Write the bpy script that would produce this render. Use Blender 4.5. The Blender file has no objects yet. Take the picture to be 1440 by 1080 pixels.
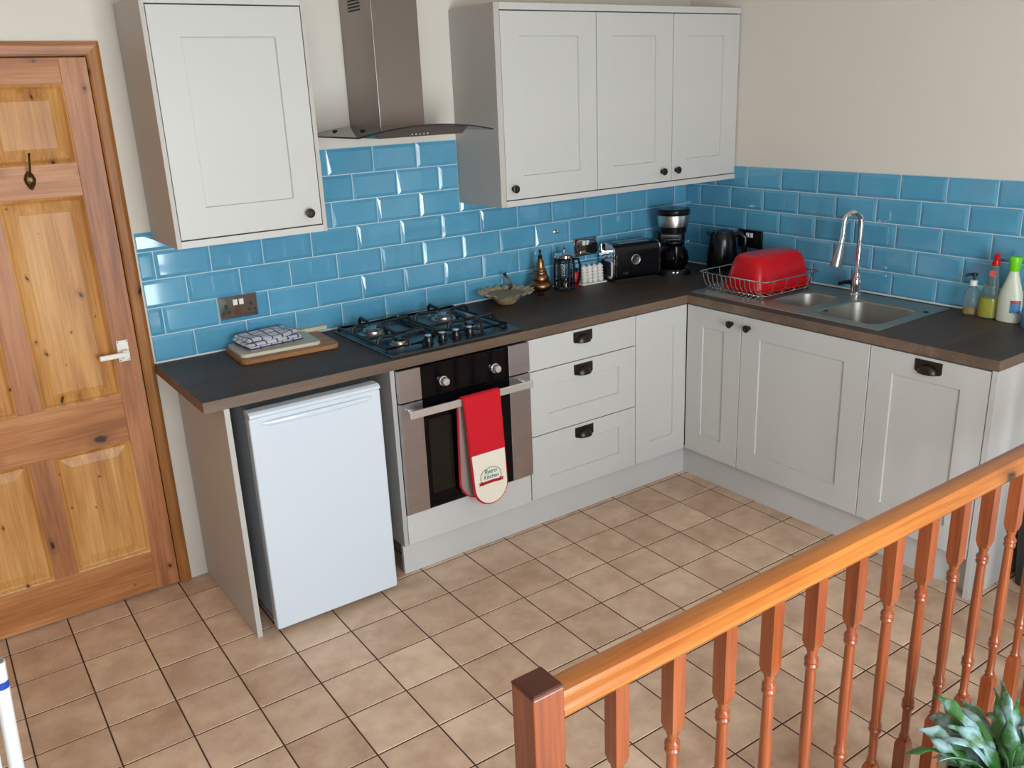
import bpy, bmesh, math, random
from mathutils import Matrix, Vector
random.seed(7)
SC = bpy.context.scene
COL = SC.collection
PI = math.pi

# ------------------------------------------------------------------ helpers
def T(x, y, z): return Matrix.Translation((x, y, z))
def RZ(a): return Matrix.Rotation(a, 4, 'Z')
def RX(a): return Matrix.Rotation(a, 4, 'X')
def RY(a): return Matrix.Rotation(a, 4, 'Y')

WORLD = {}
def wm(o): return WORLD.get(o.name, Matrix.Identity(4))

def thing(name, label, cat, loc=(0, 0, 0), rz=0.0, group=None, kind=None):
    o = bpy.data.objects.new(name, None)
    o.empty_display_size = 0.05
    COL.objects.link(o)
    o.location = loc
    o.rotation_euler = (0, 0, rz)
    if label: o['label'] = label
    if cat: o['category'] = cat
    if group: o['group'] = group
    if kind: o['kind'] = kind
    WORLD[o.name] = T(*loc) @ RZ(rz)
    return o

def obj(name, bm, mat, parent=None, local=False, bevel=0.0, seg=2, smooth=False, label=None, angle=35, recalc=True, uvcol=None):
    """bm is in world coordinates unless local=True (then in the parent's frame)."""
    if recalc: bmesh.ops.recalc_face_normals(bm, faces=bm.faces)
    org = None
    if parent is not None and not local:
        bm.transform(wm(parent).inverted())
    base = wm(parent) if parent is not None else Matrix.Identity(4)
    # origin at the base centre of the bounding box
    if len(bm.verts):
        xs = [v.co.x for v in bm.verts]; ys = [v.co.y for v in bm.verts]; zs = [v.co.z for v in bm.verts]
        org = Vector(((min(xs)+max(xs))/2, (min(ys)+max(ys))/2, min(zs)))
        bm.transform(Matrix.Translation(-org))
    me = bpy.data.meshes.new(name)
    bm.to_mesh(me); bm.free()
    mats = mat if isinstance(mat, (list, tuple)) else [mat]
    for m in mats: me.materials.append(m)
    o = bpy.data.objects.new(name, me)
    COL.objects.link(o)
    o.location = org if org is not None else (0, 0, 0)
    if parent is not None: o.parent = parent
    WORLD[o.name] = base @ (Matrix.Translation(org) if org is not None else Matrix.Identity(4))
    if smooth:
        for p in me.polygons: p.use_smooth = True
        try: me.set_sharp_from_angle(angle=math.radians(angle))
        except Exception: pass
    if bevel:
        md = o.modifiers.new('bevel', 'BEVEL'); md.width = bevel; md.segments = seg
        md.limit_method = 'ANGLE'; md.angle_limit = math.radians(30)
        md.harden_normals = False
    if label: o['label'] = label
    return o

def islands(bm, name, mat, parent=None, **kw):
    """one object per loose piece of bm"""
    bm.verts.index_update(); bm.verts.ensure_lookup_table(); seen = set(); out = []
    for v0 in bm.verts:
        if v0.index in seen: continue
        st = [v0]; seen.add(v0.index); grp = []
        while st:
            v = st.pop(); grp.append(v)
            for e in v.link_edges:
                w_ = e.other_vert(v)
                if w_.index not in seen: seen.add(w_.index); st.append(w_)
        nbm = bmesh.new(); mp = {v: nbm.verts.new(v.co) for v in grp}
        fs = {f for v in grp for f in v.link_faces}
        for f in sorted(fs, key=lambda q: q.index):
            nf = nbm.faces.new([mp[v] for v in f.verts]); nf.material_index = f.material_index
        out.append(obj(name, nbm, mat, parent, **kw))
    bm.free(); return out

def tag(o, label=None, cat=None, group=None, kind=None):
    if label: o['label'] = label
    if cat: o['category'] = cat
    if group: o['group'] = group
    if kind: o['kind'] = kind
    return o

def nb(): return bmesh.new()

def quad(bm, pts, mi=0):
    f = bm.faces.new([bm.verts.new(p) for p in pts]); f.material_index = mi; return f

def box(bm, x0, x1, y0, y1, z0, z1, M=None, mi=0):
    if x0 > x1: x0, x1 = x1, x0
    if y0 > y1: y0, y1 = y1, y0
    if z0 > z1: z0, z1 = z1, z0
    c = [(x0,y0,z0),(x1,y0,z0),(x1,y1,z0),(x0,y1,z0),(x0,y0,z1),(x1,y0,z1),(x1,y1,z1),(x0,y1,z1)]
    v = [bm.verts.new((M @ Vector(p)) if M else p) for p in c]
    for f in ((0,3,2,1),(4,5,6,7),(0,1,5,4),(1,2,6,5),(2,3,7,6),(3,0,4,7)):
        bm.faces.new([v[i] for i in f]).material_index = mi
    return bm

def bx(x0, x1, y0, y1, z0, z1, M=None):
    return box(nb(), x0, x1, y0, y1, z0, z1, M)

def prism(bm, pts, d0, d1, M=None, mi=0):
    """polygon pts in (u,v); extruded along n from d0 to d1; local axes (u, n, v) -> (x, y, z)"""
    a = [bm.verts.new((M or Matrix()) @ Vector((u, d0, v))) for u, v in pts]
    b = [bm.verts.new((M or Matrix()) @ Vector((u, d1, v))) for u, v in pts]
    n = len(pts)
    bm.faces.new(a).material_index = mi; bm.faces.new(b[::-1]).material_index = mi
    for i in range(n):
        bm.faces.new([a[i], b[i], b[(i+1) % n], a[(i+1) % n]]).material_index = mi
    return bm

def stack(bm, M, u0, u1, v0, v1, rings, back=None, mi=0):
    """nested rectangles: rings = [(inset, depth)], depth grows outward (towards -y of local frame)"""
    prev = None
    if back is not None:
        rings = [(rings[0][0], back)] + list(rings)
    first = None
    for ins, d in rings:
        pts = [(u0+ins, -d, v0+ins), (u1-ins, -d, v0+ins), (u1-ins, -d, v1-ins), (u0+ins, -d, v1-ins)]
        vs = [bm.verts.new(M @ Vector(p)) for p in pts]
        if prev:
            for i in range(4):
                bm.faces.new([prev[i], prev[(i+1) % 4], vs[(i+1) % 4], vs[i]]).material_index = mi
        else: first = vs
        prev = vs
    bm.faces.new(prev).material_index = mi
    if back is not None: bm.faces.new(first[::-1]).material_index = mi
    return bm

def lathe(bm, prof, M=None, n=32, caps=True, mi=0):
    """prof = [(r, z)] bottom to top"""
    M = M or Matrix()
    rings = []
    for r, z in prof:
        rings.append([bm.verts.new(M @ Vector((r*math.cos(2*PI*i/n), r*math.sin(2*PI*i/n), z))) for i in range(n)])
    for a, b in zip(rings, rings[1:]):
        for i in range(n):
            bm.faces.new([a[i], a[(i+1) % n], b[(i+1) % n], b[i]]).material_index = mi
    if caps:
        if prof[0][0] > 1e-5: bm.faces.new(rings[0][::-1]).material_index = mi
        if prof[-1][0] > 1e-5: bm.faces.new(rings[-1]).material_index = mi
    bmesh.ops.remove_doubles(bm, verts=bm.verts[:], dist=1e-6)
    return bm

def tube(bm, pts, r, n=10, closed=False, flat=None, mi=0):
    """tube along pts; r float or list; flat=(sx,sz) scales the section"""
    P = [Vector(p) for p in pts]
    N = len(P)
    rings = []
    up = Vector((0, 0, 1))
    prevx = None
    for i in range(N):
        a = P[(i-1) % N] if (closed or i > 0) else P[i]
        b = P[(i+1) % N] if (closed or i < N-1) else P[i]
        d = (b-a).normalized()
        if prevx is None:
            x = d.cross(up)
            if x.length < 1e-3: x = d.cross(Vector((0, 1, 0)))
        else:
            x = prevx - d*prevx.dot(d)
            if x.length < 1e-5: x = d.cross(up)
        x.normalize(); y = d.cross(x).normalized(); prevx = x
        rr = r[i] if isinstance(r, (list, tuple)) else r
        sx, sy = flat or (1, 1)
        rings.append([bm.verts.new(P[i] + x*rr*sx*math.cos(2*PI*k/n) + y*rr*sy*math.sin(2*PI*k/n)) for k in range(n)])
    m = N if closed else N-1
    for i in range(m):
        a, b = rings[i], rings[(i+1) % N]
        for k in range(n):
            bm.faces.new([a[k], a[(k+1) % n], b[(k+1) % n], b[k]]).material_index = mi
    if not closed:
        bm.faces.new(rings[0][::-1]).material_index = mi; bm.faces.new(rings[-1]).material_index = mi
    return bm

def arc(cx, cy, r, a0, a1, n):
    return [(cx + r*math.cos(math.radians(a0+(a1-a0)*i/n)), cy + r*math.sin(math.radians(a0+(a1-a0)*i/n))) for i in range(n+1)]

def rrect(x0, x1, y0, y1, r, n=5):
    p = []
    p += arc(x1-r, y0+r, r, -90, 0, n); p += arc(x1-r, y1-r, r, 0, 90, n)
    p += arc(x0+r, y1-r, r, 90, 180, n); p += arc(x0+r, y0+r, r, 180, 270, n)
    return p

def loft(bm, loops, cap0=True, cap1=True, mi=0):
    prev = None; first = None
    for lp in loops:
        vs = [bm.verts.new(p) for p in lp]
        if prev:
            n = len(vs)
            for i in range(n):
                bm.faces.new([prev[i], prev[(i+1) % n], vs[(i+1) % n], vs[i]]).material_index = mi
        else: first = vs
        prev = vs
    if cap0: bm.faces.new(first[::-1]).material_index = mi
    if cap1: bm.faces.new(prev).material_index = mi
    return bm

def copy_tree(o, loc=None, parent=None):
    c = o.copy(); COL.objects.link(c)
    if parent is not None: c.parent = parent
    if loc is not None: c.location = loc
    for ch in list(o.children):
        copy_tree(ch, None, c)
    return c

def text_bm(s, size, M, depth=0.0004, shear=0.0, bold=0.0):
    cu = bpy.data.curves.new('lettering', 'FONT')
    cu.body = s; cu.size = size; cu.align_x = 'CENTER'; cu.align_y = 'CENTER'
    cu.extrude = depth; cu.shear = shear; cu.offset = bold
    o = bpy.data.objects.new('tmp_lettering', cu); COL.objects.link(o)
    dg = bpy.context.evaluated_depsgraph_get(); dg.update()
    me = bpy.data.meshes.new_from_object(o.evaluated_get(dg))
    bm = nb(); bm.from_mesh(me); bm.transform(M)
    bpy.data.objects.remove(o); bpy.data.curves.remove(cu); bpy.data.meshes.remove(me)
    return bm

# ------------------------------------------------------------------ materials
def hexc(r, g, b):
    f = lambda c: ((c/255)/12.92 if c/255 <= 0.04045 else ((c/255+0.055)/1.055)**2.4)
    return (f(r), f(g), f(b), 1)

def new_mat(name):
    m = bpy.data.materials.new(name); m.use_nodes = True
    nt = m.node_tree
    return m, nt, nt.nodes['Principled BSDF']

def N(nt, kind, **kw):
    n = nt.nodes.new(kind)
    for k, v in kw.items():
        if k.startswith('i_'):
            key = k[2:]
            key = int(key) if key.isdigit() else key.replace('_', ' ')
            n.inputs[key].default_value = v
        else: setattr(n, k, v)
    return n

def mat(name, col, rough=0.5, metal=0.0, noise=0.06, nscale=30, bump=0.0, spec=0.5, coat=0.0, trans=0.0, ior=1.45, stretch=(1,1,1), alpha=1.0, aniso=0):
    m, nt, b = new_mat(name)
    L = nt.links
    tc = N(nt, 'ShaderNodeTexCoord')
    mp = N(nt, 'ShaderNodeMapping'); mp.inputs['Scale'].default_value = stretch
    L.new(tc.outputs['Object'], mp.inputs['Vector'])
    nz = N(nt, 'ShaderNodeTexNoise'); nz.inputs['Scale'].default_value = nscale; nz.inputs['Detail'].default_value = 4
    L.new(mp.outputs['Vector'], nz.inputs['Vector'])
    mix = N(nt, 'ShaderNodeMix', data_type='RGBA')
    c0 = [max(0, c*(1-noise)) for c in col[:3]]+[1]; c1 = [min(1, c*(1+noise)) for c in col[:3]]+[1]
    mix.inputs['A'].default_value = c0; mix.inputs['B'].default_value = c1
    L.new(nz.outputs['Fac'], mix.inputs['Factor'])
    L.new(mix.outputs['Result'], b.inputs['Base Color'])
    b.inputs['Roughness'].default_value = rough
    b.inputs['Metallic'].default_value = metal
    b.inputs['Specular IOR Level'].default_value = spec
    b.inputs['Coat Weight'].default_value = coat
    b.inputs['Transmission Weight'].default_value = trans
    b.inputs['IOR'].default_value = ior
    b.inputs['Alpha'].default_value = alpha
    if bump:
        bp = N(nt, 'ShaderNodeBump'); bp.inputs['Strength'].default_value = bump; bp.inputs['Distance'].default_value = 0.002
        L.new(nz.outputs['Fac'], bp.inputs['Height']); L.new(bp.outputs['Normal'], b.inputs['Normal'])
    return m

def wood(name, light, mid, dark, axis='Z', flat=None, scale=1.0, knots=True, rough=0.3, coat=0.3, contrast=1.0, kn=6.5, thr=0.10, seed=1, spec=.5):
    """procedural pine: fine grain along one object axis, scattered dark knots"""
    m, nt, b = new_mat(name); L = nt.links
    tc0 = N(nt, 'ShaderNodeTexCoord'); oi = N(nt, 'ShaderNodeObjectInfo')
    va = N(nt, 'ShaderNodeVectorMath', operation='ADD')
    L.new(tc0.outputs['Object'], va.inputs[0]); L.new(oi.outputs['Location'], va.inputs[1])
    def mapped(s_al, s_ac, loc=(0, 0, 0)):
        mp = N(nt, 'ShaderNodeMapping')
        s = {'X': (s_al, s_ac, s_ac), 'Y': (s_ac, s_al, s_ac), 'Z': (s_ac, s_ac, s_al)}[axis]
        mp.inputs['Scale'].default_value = s; mp.inputs['Location'].default_value = loc
        L.new(va.outputs[0], mp.inputs['Vector']); return mp.outputs['Vector']
    n1 = N(nt, 'ShaderNodeTexNoise'); n1.inputs['Scale'].default_value = 1; n1.inputs['Detail'].default_value = 3; n1.inputs['Distortion'].default_value = .6
    L.new(mapped(1.1*scale, 13*scale), n1.inputs['Vector'])
    n2 = N(nt, 'ShaderNodeTexNoise'); n2.inputs['Scale'].default_value = 1; n2.inputs['Detail'].default_value = 5
    L.new(mapped(6*scale, 130*scale), n2.inputs['Vector'])
    n3 = N(nt, 'ShaderNodeTexNoise'); n3.inputs['Scale'].default_value = 1; n3.inputs['Detail'].default_value = 2
    L.new(mapped(1.5*scale, 3*scale, (3, 1, 2)), n3.inputs['Vector'])
    ad = N(nt, 'ShaderNodeMath', operation='MULTIPLY_ADD'); ad.inputs[1].default_value = .30; L.new(n2.outputs['Fac'], ad.inputs[0])
    mu = N(nt, 'ShaderNodeMath', operation='MULTIPLY'); mu.inputs[1].default_value = .45; L.new(n1.outputs['Fac'], mu.inputs[0])
    L.new(mu.outputs[0], ad.inputs[2])
    ad2 = N(nt, 'ShaderNodeMath', operation='MULTIPLY_ADD'); ad2.inputs[1].default_value = .25; L.new(n3.outputs['Fac'], ad2.inputs[0]); L.new(ad.outputs[0], ad2.inputs[2])
    cr = N(nt, 'ShaderNodeValToRGB')
    e = cr.color_ramp.elements
    e[0].position = .5-.17*contrast; e[0].color = dark
    e[1].position = .5+.15*contrast; e[1].color = light
    k = cr.color_ramp.elements.new(.5); k.color = mid
    L.new(ad2.outputs[0], cr.inputs['Fac'])
    out = cr.outputs['Color']
    if knots:
        wv = N(nt, 'ShaderNodeTexVoronoi', voronoi_dimensions='3D', feature='F1'); wv.inputs['Scale'].default_value = kn; wv.inputs['Randomness'].default_value = 1
        nn = N(nt, 'ShaderNodeTexNoise'); nn.inputs['Scale'].default_value = 14
        L.new(va.outputs[0], nn.inputs['Vector'])
        vm = N(nt, 'ShaderNodeVectorMath', operation='MULTIPLY_ADD'); vm.inputs[1].default_value = (.035,)*3
        L.new(nn.outputs['Color'], vm.inputs[0])
        km = N(nt, 'ShaderNodeMapping'); ks = {'X': [.62, 1, 1], 'Y': [1, .62, 1], 'Z': [1, 1, .62]}[axis]
        km.inputs['Scale'].default_value = ks; km.inputs['Location'].default_value = (seed*.37, seed*.61, seed*.23)
        L.new(va.outputs[0], km.inputs['Vector'])
        if flat:
            wv.voronoi_dimensions = '2D'
            s1 = N(nt, 'ShaderNodeSeparateXYZ'); c1 = N(nt, 'ShaderNodeCombineXYZ'); L.new(km.outputs['Vector'], s1.inputs[0])
            ab = [q for q in 'XYZ' if q != flat]
            L.new(s1.outputs[ab[0]], c1.inputs['X']); L.new(s1.outputs[ab[1]], c1.inputs['Y']); L.new(c1.outputs[0], vm.inputs[2])
        else: L.new(km.outputs['Vector'], vm.inputs[2])
        L.new(vm.outputs[0], wv.inputs['Vector'])
        sz = N(nt, 'ShaderNodeSeparateColor'); L.new(wv.outputs['Color'], sz.inputs[0])
        sm = N(nt, 'ShaderNodeMath', operation='MULTIPLY_ADD'); sm.inputs[1].default_value = 1.1; sm.inputs[2].default_value = .25; L.new(sz.outputs[0], sm.inputs[0])
        dv_ = N(nt, 'ShaderNodeMath', operation='DIVIDE'); L.new(wv.outputs['Distance'], dv_.inputs[0]); L.new(sm.outputs[0], dv_.inputs[1])
        kr = N(nt, 'ShaderNodeValToRGB'); ke = kr.color_ramp.elements
        ke[0].position = thr*.55; ke[0].color = (1, 1, 1, 1); ke[1].position = thr; ke[1].color = (0, 0, 0, 1)
        kk = kr.color_ramp.elements.new(thr*2.6); kk.color = (0, 0, 0, 1); ke[1].color = (.35, .35, .35, 1)
        L.new(dv_.outputs[0], kr.inputs['Fac'])
        mk = N(nt, 'ShaderNodeMix', data_type='RGBA')
        L.new(kr.outputs['Color'], mk.inputs['Factor']); L.new(out, mk.inputs['A'])
        mk.inputs['B'].default_value = tuple(c*.16 for c in dark[:3])+(1,)
        out = mk.outputs['Result']
    L.new(out, b.inputs['Base Color'])
    b.inputs['Roughness'].default_value = rough; b.inputs['Coat Weight'].default_value = coat; b.inputs['Coat Roughness'].default_value = .18; b.inputs['Specular IOR Level'].default_value = spec
    bp = N(nt, 'ShaderNodeBump'); bp.inputs['Strength'].default_value = .12; bp.inputs['Distance'].default_value = .001
    L.new(n2.outputs['Fac'], bp.inputs['Height']); L.new(bp.outputs['Normal'], b.inputs['Normal'])
    return m

def attr_mat(name, attr, lo, hi, rough, nscale, namt, coat=0.0, bump=0.0, warm=None, rlo=None):
    """colour varied per tile through a face attribute, plus cloudy mottling"""
    m, nt, b = new_mat(name); L = nt.links
    at = N(nt, 'ShaderNodeAttribute', attribute_name=attr)
    tc = N(nt, 'ShaderNodeTexCoord')
    nz = N(nt, 'ShaderNodeTexNoise'); nz.inputs['Scale'].default_value = nscale; nz.inputs['Detail'].default_value = 5; nz.inputs['Roughness'].default_value = .6
    vm = N(nt, 'ShaderNodeVectorMath', operation='MULTIPLY_ADD'); vm.inputs[1].default_value = (7, 3, 5)
    L.new(at.outputs['Color'], vm.inputs[0]); L.new(tc.outputs['Object'], vm.inputs[2]); L.new(vm.outputs[0], nz.inputs['Vector'])
    mx = N(nt, 'ShaderNodeMix', data_type='FLOAT'); mx.inputs['Factor'].default_value = namt
    mr = N(nt, 'ShaderNodeMapRange'); mr.inputs['From Min'].default_value = .34; mr.inputs['From Max'].default_value = .66
    L.new(nz.outputs['Fac'], mr.inputs['Value'])
    L.new(at.outputs['Fac'], mx.inputs['A']); L.new(mr.outputs['Result'], mx.inputs['B'])
    cr = N(nt, 'ShaderNodeMix', data_type='RGBA'); cr.inputs['A'].default_value = lo; cr.inputs['B'].default_value = hi
    L.new(mx.outputs['Result'], cr.inputs['Factor']); L.new(cr.outputs['Result'], b.inputs['Base Color'])
    b.inputs['Roughness'].default_value = rough; b.inputs['Coat Weight'].default_value = coat; b.inputs['Coat Roughness'].default_value = .03
    if bump:
        bp = N(nt, 'ShaderNodeBump'); bp.inputs['Strength'].default_value = bump; bp.inputs['Distance'].default_value = .004
        L.new(nz.outputs['Fac'], bp.inputs['Height']); L.new(bp.outputs['Normal'], b.inputs['Normal'])
    return m

M_wall = mat('wall_paint', hexc(222, 214, 203), rough=.85, noise=.02, nscale=8, bump=.05)
M_wall2 = mat('unseen_wall_darkened', hexc(150, 140, 128), rough=.9, noise=.02, nscale=8)  # for the unseen walls, darkened so that less light bounces
M_ceil = mat('ceiling_paint', hexc(205, 200, 192), rough=.9, noise=.01)  # unseen ceiling, toned down a little for less bounced light
M_cab = mat('cabinet_foil', hexc(202, 200, 196), rough=.42, noise=.018, nscale=40, stretch=(6, 6, .4), bump=.04)
M_cabside = mat('cabinet_board', hexc(190, 184, 177), rough=.5, noise=.02, nscale=20)
M_carc = mat('carcass_board', hexc(176, 173, 168), rough=.55, noise=.02, nscale=20)
M_gap = mat('shadow_gap_board', hexc(60, 57, 53), rough=.8, noise=.02)  # carcass colour darkened so the gaps between fronts read as shade
M_tile = attr_mat('blue_glazed_tile', 'tone', hexc(80, 149, 181), hexc(98, 167, 199), .1, 9, .35, coat=.6)
M_tile2 = attr_mat('blue_glazed_tile_sink_wall', 'tone', hexc(80, 149, 181), hexc(98, 167, 199), .1, 9, .35, coat=.6)
M_grout = mat('pale_grout', hexc(190, 208, 214), rough=.8, noise=.05)
M_bead = mat('white_sealant', hexc(225, 225, 220), rough=.4, noise=.02)
M_ftile = attr_mat('floor_tile', 'tone', hexc(190, 152, 124), hexc(238, 207, 177), .4, 9, .6, bump=.05)
M_fgrout = mat('floor_grout', hexc(74, 50, 38), rough=.9, noise=.5, nscale=5)
M_top = wood('worktop_laminate', hexc(88, 74, 64), hexc(74, 61, 52), hexc(56, 46, 39), axis='X', knots=False, rough=.5, spec=.25, coat=0.0, scale=.8)
M_topedge = wood('worktop_edge', hexc(130, 106, 88), hexc(110, 89, 73), hexc(86, 69, 57), axis='X', knots=False, rough=.4, coat=0, scale=.8)
P_l, P_m, P_d = hexc(206, 148, 98), hexc(180, 116, 66), hexc(134, 76, 36)
M_pineV = wood('pine_vertical', hexc(194, 136, 94), hexc(170, 108, 66), hexc(122, 70, 38), 'Z', flat='Y', seed=3, kn=4.5, thr=.055, rough=.45, coat=.06, spec=.35)
M_pineH = wood('pine_horizontal', P_l, P_m, P_d, 'X', flat='Y', seed=5, kn=5.5, thr=.07, rough=.45, coat=.06, spec=.35)
M_pineP = wood('pine_panel', hexc(218, 166, 102), hexc(196, 138, 74), hexc(150, 92, 44), 'Z', flat='Y', kn=9, thr=.05, seed=2, rough=.45, coat=.06, spec=.35)
M_arch = wood('pine_architrave', hexc(176, 118, 62), hexc(152, 96, 44), hexc(116, 66, 28), 'Z', kn=3.5, thr=.04, flat='Y', rough=.45, coat=.06, spec=.35)
M_archH = wood('pine_architrave_head', hexc(204, 150, 108), hexc(182, 124, 82), hexc(138, 84, 48), 'X', kn=3.5, thr=.04, flat='Y', rough=.45, coat=.06, spec=.35)
M_rail = wood('handrail_pine', hexc(190, 118, 52), hexc(168, 94, 36), hexc(126, 62, 20), 'X', rough=.3, coat=.4, kn=2.6, thr=.04, flat='Z', seed=4)
M_newel = wood('newel_pine', hexc(166, 90, 50), hexc(142, 70, 36), hexc(100, 44, 20), 'Z', rough=.32, coat=.4, kn=5)
M_newelcap = mat('newel_worn_shaded_top', hexc(84, 40, 24), rough=.35, noise=.3, nscale=60, coat=.3)  # dark from wear and from shade put into the colour
M_spin = wood('spindle_pine', hexc(166, 88, 44), hexc(140, 66, 30), hexc(98, 42, 16), 'Z', rough=.3, coat=.5, knots=False)
M_steel = mat('brushed_steel', hexc(188, 184, 180), rough=.3, metal=1, noise=.06, nscale=60, stretch=(1, 1, 14))
M_steelh = mat('brushed_steel_panel', hexc(188, 184, 188), rough=.3, metal=1, noise=.16, nscale=14, stretch=(.3, .3, 3))
M_bright = mat('bright_satin_metal', hexc(236, 234, 232), rough=.22, metal=.75, noise=.01)
M_chim = mat('chimney_steel', hexc(150, 140, 135), rough=.34, metal=1, noise=.05, nscale=60, stretch=(14, 14, 1))
M_sink = mat('sink_steel', hexc(172, 168, 160), rough=.46, metal=1, noise=.05, nscale=50)
M_hob = mat('hob_steel', hexc(104, 108, 110), rough=.3, metal=1, noise=.03, nscale=50)
M_chrome = mat('chrome', hexc(225, 226, 228), rough=.06, metal=1, noise=.01)
M_wire = mat('chromed_wire', hexc(205, 205, 205), rough=.2, metal=1, noise=.02)
M_iron = mat('cast_iron', hexc(26, 27, 29), rough=.45, noise=.1)
M_black = mat('black_plastic', hexc(18, 18, 21), rough=.22, noise=.05)
M_blackm = mat('matt_black', hexc(20, 20, 20), rough=.6, noise=.05)
M_bglass = mat('black_oven_glass', hexc(8, 7, 11), rough=.05, noise=.02, spec=.22)
M_oglass = mat('oven_window_glass', hexc(30, 27, 20), rough=.08, noise=.1, spec=.25)
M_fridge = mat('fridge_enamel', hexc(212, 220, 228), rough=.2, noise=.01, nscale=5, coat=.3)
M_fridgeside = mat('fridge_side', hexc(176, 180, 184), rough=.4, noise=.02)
M_pewter = mat('dark_pewter', hexc(66, 59, 50), rough=.36, metal=.9, noise=.15, nscale=80)
M_red = mat('red_plastic', hexc(196, 8, 22), rough=.28, noise=.03, spec=.4)
M_redc = mat('red_quilted_cloth', hexc(204, 16, 34), rough=.9, noise=.2, nscale=240, bump=.5)
M_redt = mat('dark_red_trim', hexc(176, 12, 30), rough=.8, noise=.12, nscale=200)
M_cream = mat('cream_cloth', hexc(236, 226, 208), rough=.9, noise=.05, nscale=200, bump=.3)
M_grey = mat('grey_terry', hexc(150, 132, 124), rough=.95, noise=.15, nscale=250, bump=.5)
M_teal = mat('teal_print', hexc(70, 128, 120), rough=.8, noise=.05)
M_greyp = mat('grey_print', hexc(128, 132, 124), rough=.8, noise=.05)
M_boardb = wood('chopping_board_wood', hexc(190, 134, 86), hexc(168, 112, 66), hexc(132, 84, 46), 'X', knots=False, rough=.5, coat=0, scale=1.4)
M_boardw = mat('pale_board', hexc(206, 198, 174), rough=.45, noise=.04)
M_white = mat('white_metal', hexc(236, 230, 222), rough=.3, noise=.01)
M_whitep = mat('white_plastic', hexc(232, 231, 228), rough=.3, noise=.02)
M_blueb = mat('blue_tape', hexc(30, 74, 170), rough=.35, noise=.04)
M_capw = mat('grey_tube_core', hexc(150, 142, 132), rough=.8, noise=.05)
M_brass = mat('aged_brass', hexc(150, 108, 74), rough=.33, metal=1, noise=.35, nscale=70)
M_dbrass = mat('dark_brass', hexc(96, 78, 50), rough=.35, metal=1, noise=.25, nscale=60)
M_shell = mat('shell_bowl_glaze', hexc(160, 142, 106), rough=.4, noise=1.7, nscale=60)
M_shellin = mat('shell_bowl_inside', hexc(150, 122, 88), rough=.5, noise=.1, nscale=20)
M_ceram = mat('white_ceramic', hexc(238, 232, 224), rough=.3, noise=.06)
M_glass = mat('clear_glass', (0.93, 0.96, 0.96, 1), rough=.02, trans=1, ior=1.45, noise=0)
M_hoodglass = mat('smoked_canopy_glass', (0.07, 0.09, 0.09, 1), rough=.04, trans=.75, ior=1.45, noise=0)
M_plastclear = mat('clear_plastic', (0.86, 0.92, 0.90, 1), rough=.08, trans=.92, ior=1.2, noise=0)
M_plastgreen = mat('clear_green_plastic', (0.80, 0.90, 0.80, 1), rough=.08, trans=.94, ior=1.2, noise=0)
M_yellow = mat('yellow_green_liquid', (0.62, 0.52, 0.01, 1), rough=.1, trans=.1, ior=1.33, noise=.03)
M_amber = mat('amber_liquid', (0.62, 0.34, 0.06, 1), rough=.1, trans=.2, ior=1.33, noise=.03)
M_coffee = mat('coffee_liquid', hexc(22, 12, 8), rough=.1, noise=.03)
M_green = mat('bright_green_plastic', hexc(110, 206, 22), rough=.35, noise=.03)
M_milk = mat('milky_bottle_plastic', hexc(214, 216, 196), rough=.3, noise=.03)
M_lblue = mat('label_blue', hexc(70, 130, 180), rough=.4, noise=.05)
M_lred = mat('label_red', hexc(170, 70, 90), rough=.4, noise=.05)
M_lgreen = mat('label_green', hexc(120, 180, 90), rough=.4, noise=.05)
M_lpink = mat('label_coral', hexc(222, 96, 88), rough=.4, noise=.05)
M_tub = mat('blue_tub_plastic', hexc(92, 120, 170), rough=.3, noise=.04)
M_pot = mat('cream_planter', hexc(224, 218, 188), rough=.5, noise=.03)
M_soil = mat('potting_soil', hexc(50, 36, 26), rough=1, noise=.4, nscale=120, bump=1)
M_bin = mat('dark_bin', hexc(52, 46, 42), rough=.5, noise=.05)
M_bingreen = mat('green_liner', hexc(84, 104, 40), rough=.5, noise=.1)
M_towel = None
def towel_mat():
    m, nt, b = new_mat('checked_tea_towel'); L = nt.links
    tc = N(nt, 'ShaderNodeTexCoord'); sp = N(nt, 'ShaderNodeSeparateXYZ'); L.new(tc.outputs['UV'], sp.inputs[0])
    outs = []
    for ax in ('X', 'Y'):
        a = N(nt, 'ShaderNodeMath', operation='FRACT'); L.new(sp.outputs[ax], a.inputs[0])
        c = N(nt, 'ShaderNodeMath', operation='LESS_THAN'); c.inputs[1].default_value = .13; L.new(a.outputs[0], c.inputs[0]); outs.append(c.outputs[0])
    mx = N(nt, 'ShaderNodeMath', operation='MAXIMUM'); L.new(outs[0], mx.inputs[0]); L.new(outs[1], mx.inputs[1])
    c = N(nt, 'ShaderNodeMix', data_type='RGBA'); c.inputs['A'].default_value = hexc(226, 222, 228); c.inputs['B'].default_value = hexc(58, 58, 92)
    L.new(mx.outputs[0], c.inputs['Factor']); L.new(c.outputs['Result'], b.inputs['Base Color']); b.inputs['Roughness'].default_value = .95
    nz = N(nt, 'ShaderNodeTexNoise'); nz.inputs['Scale'].default_value = 300
    bp = N(nt, 'ShaderNodeBump'); bp.inputs['Strength'].default_value = .4; bp.inputs['Distance'].default_value = .001
    L.new(nz.outputs['Fac'], bp.inputs['Height']); L.new(bp.outputs['Normal'], b.inputs['Normal'])
    return m
M_towel = towel_mat()
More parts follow.
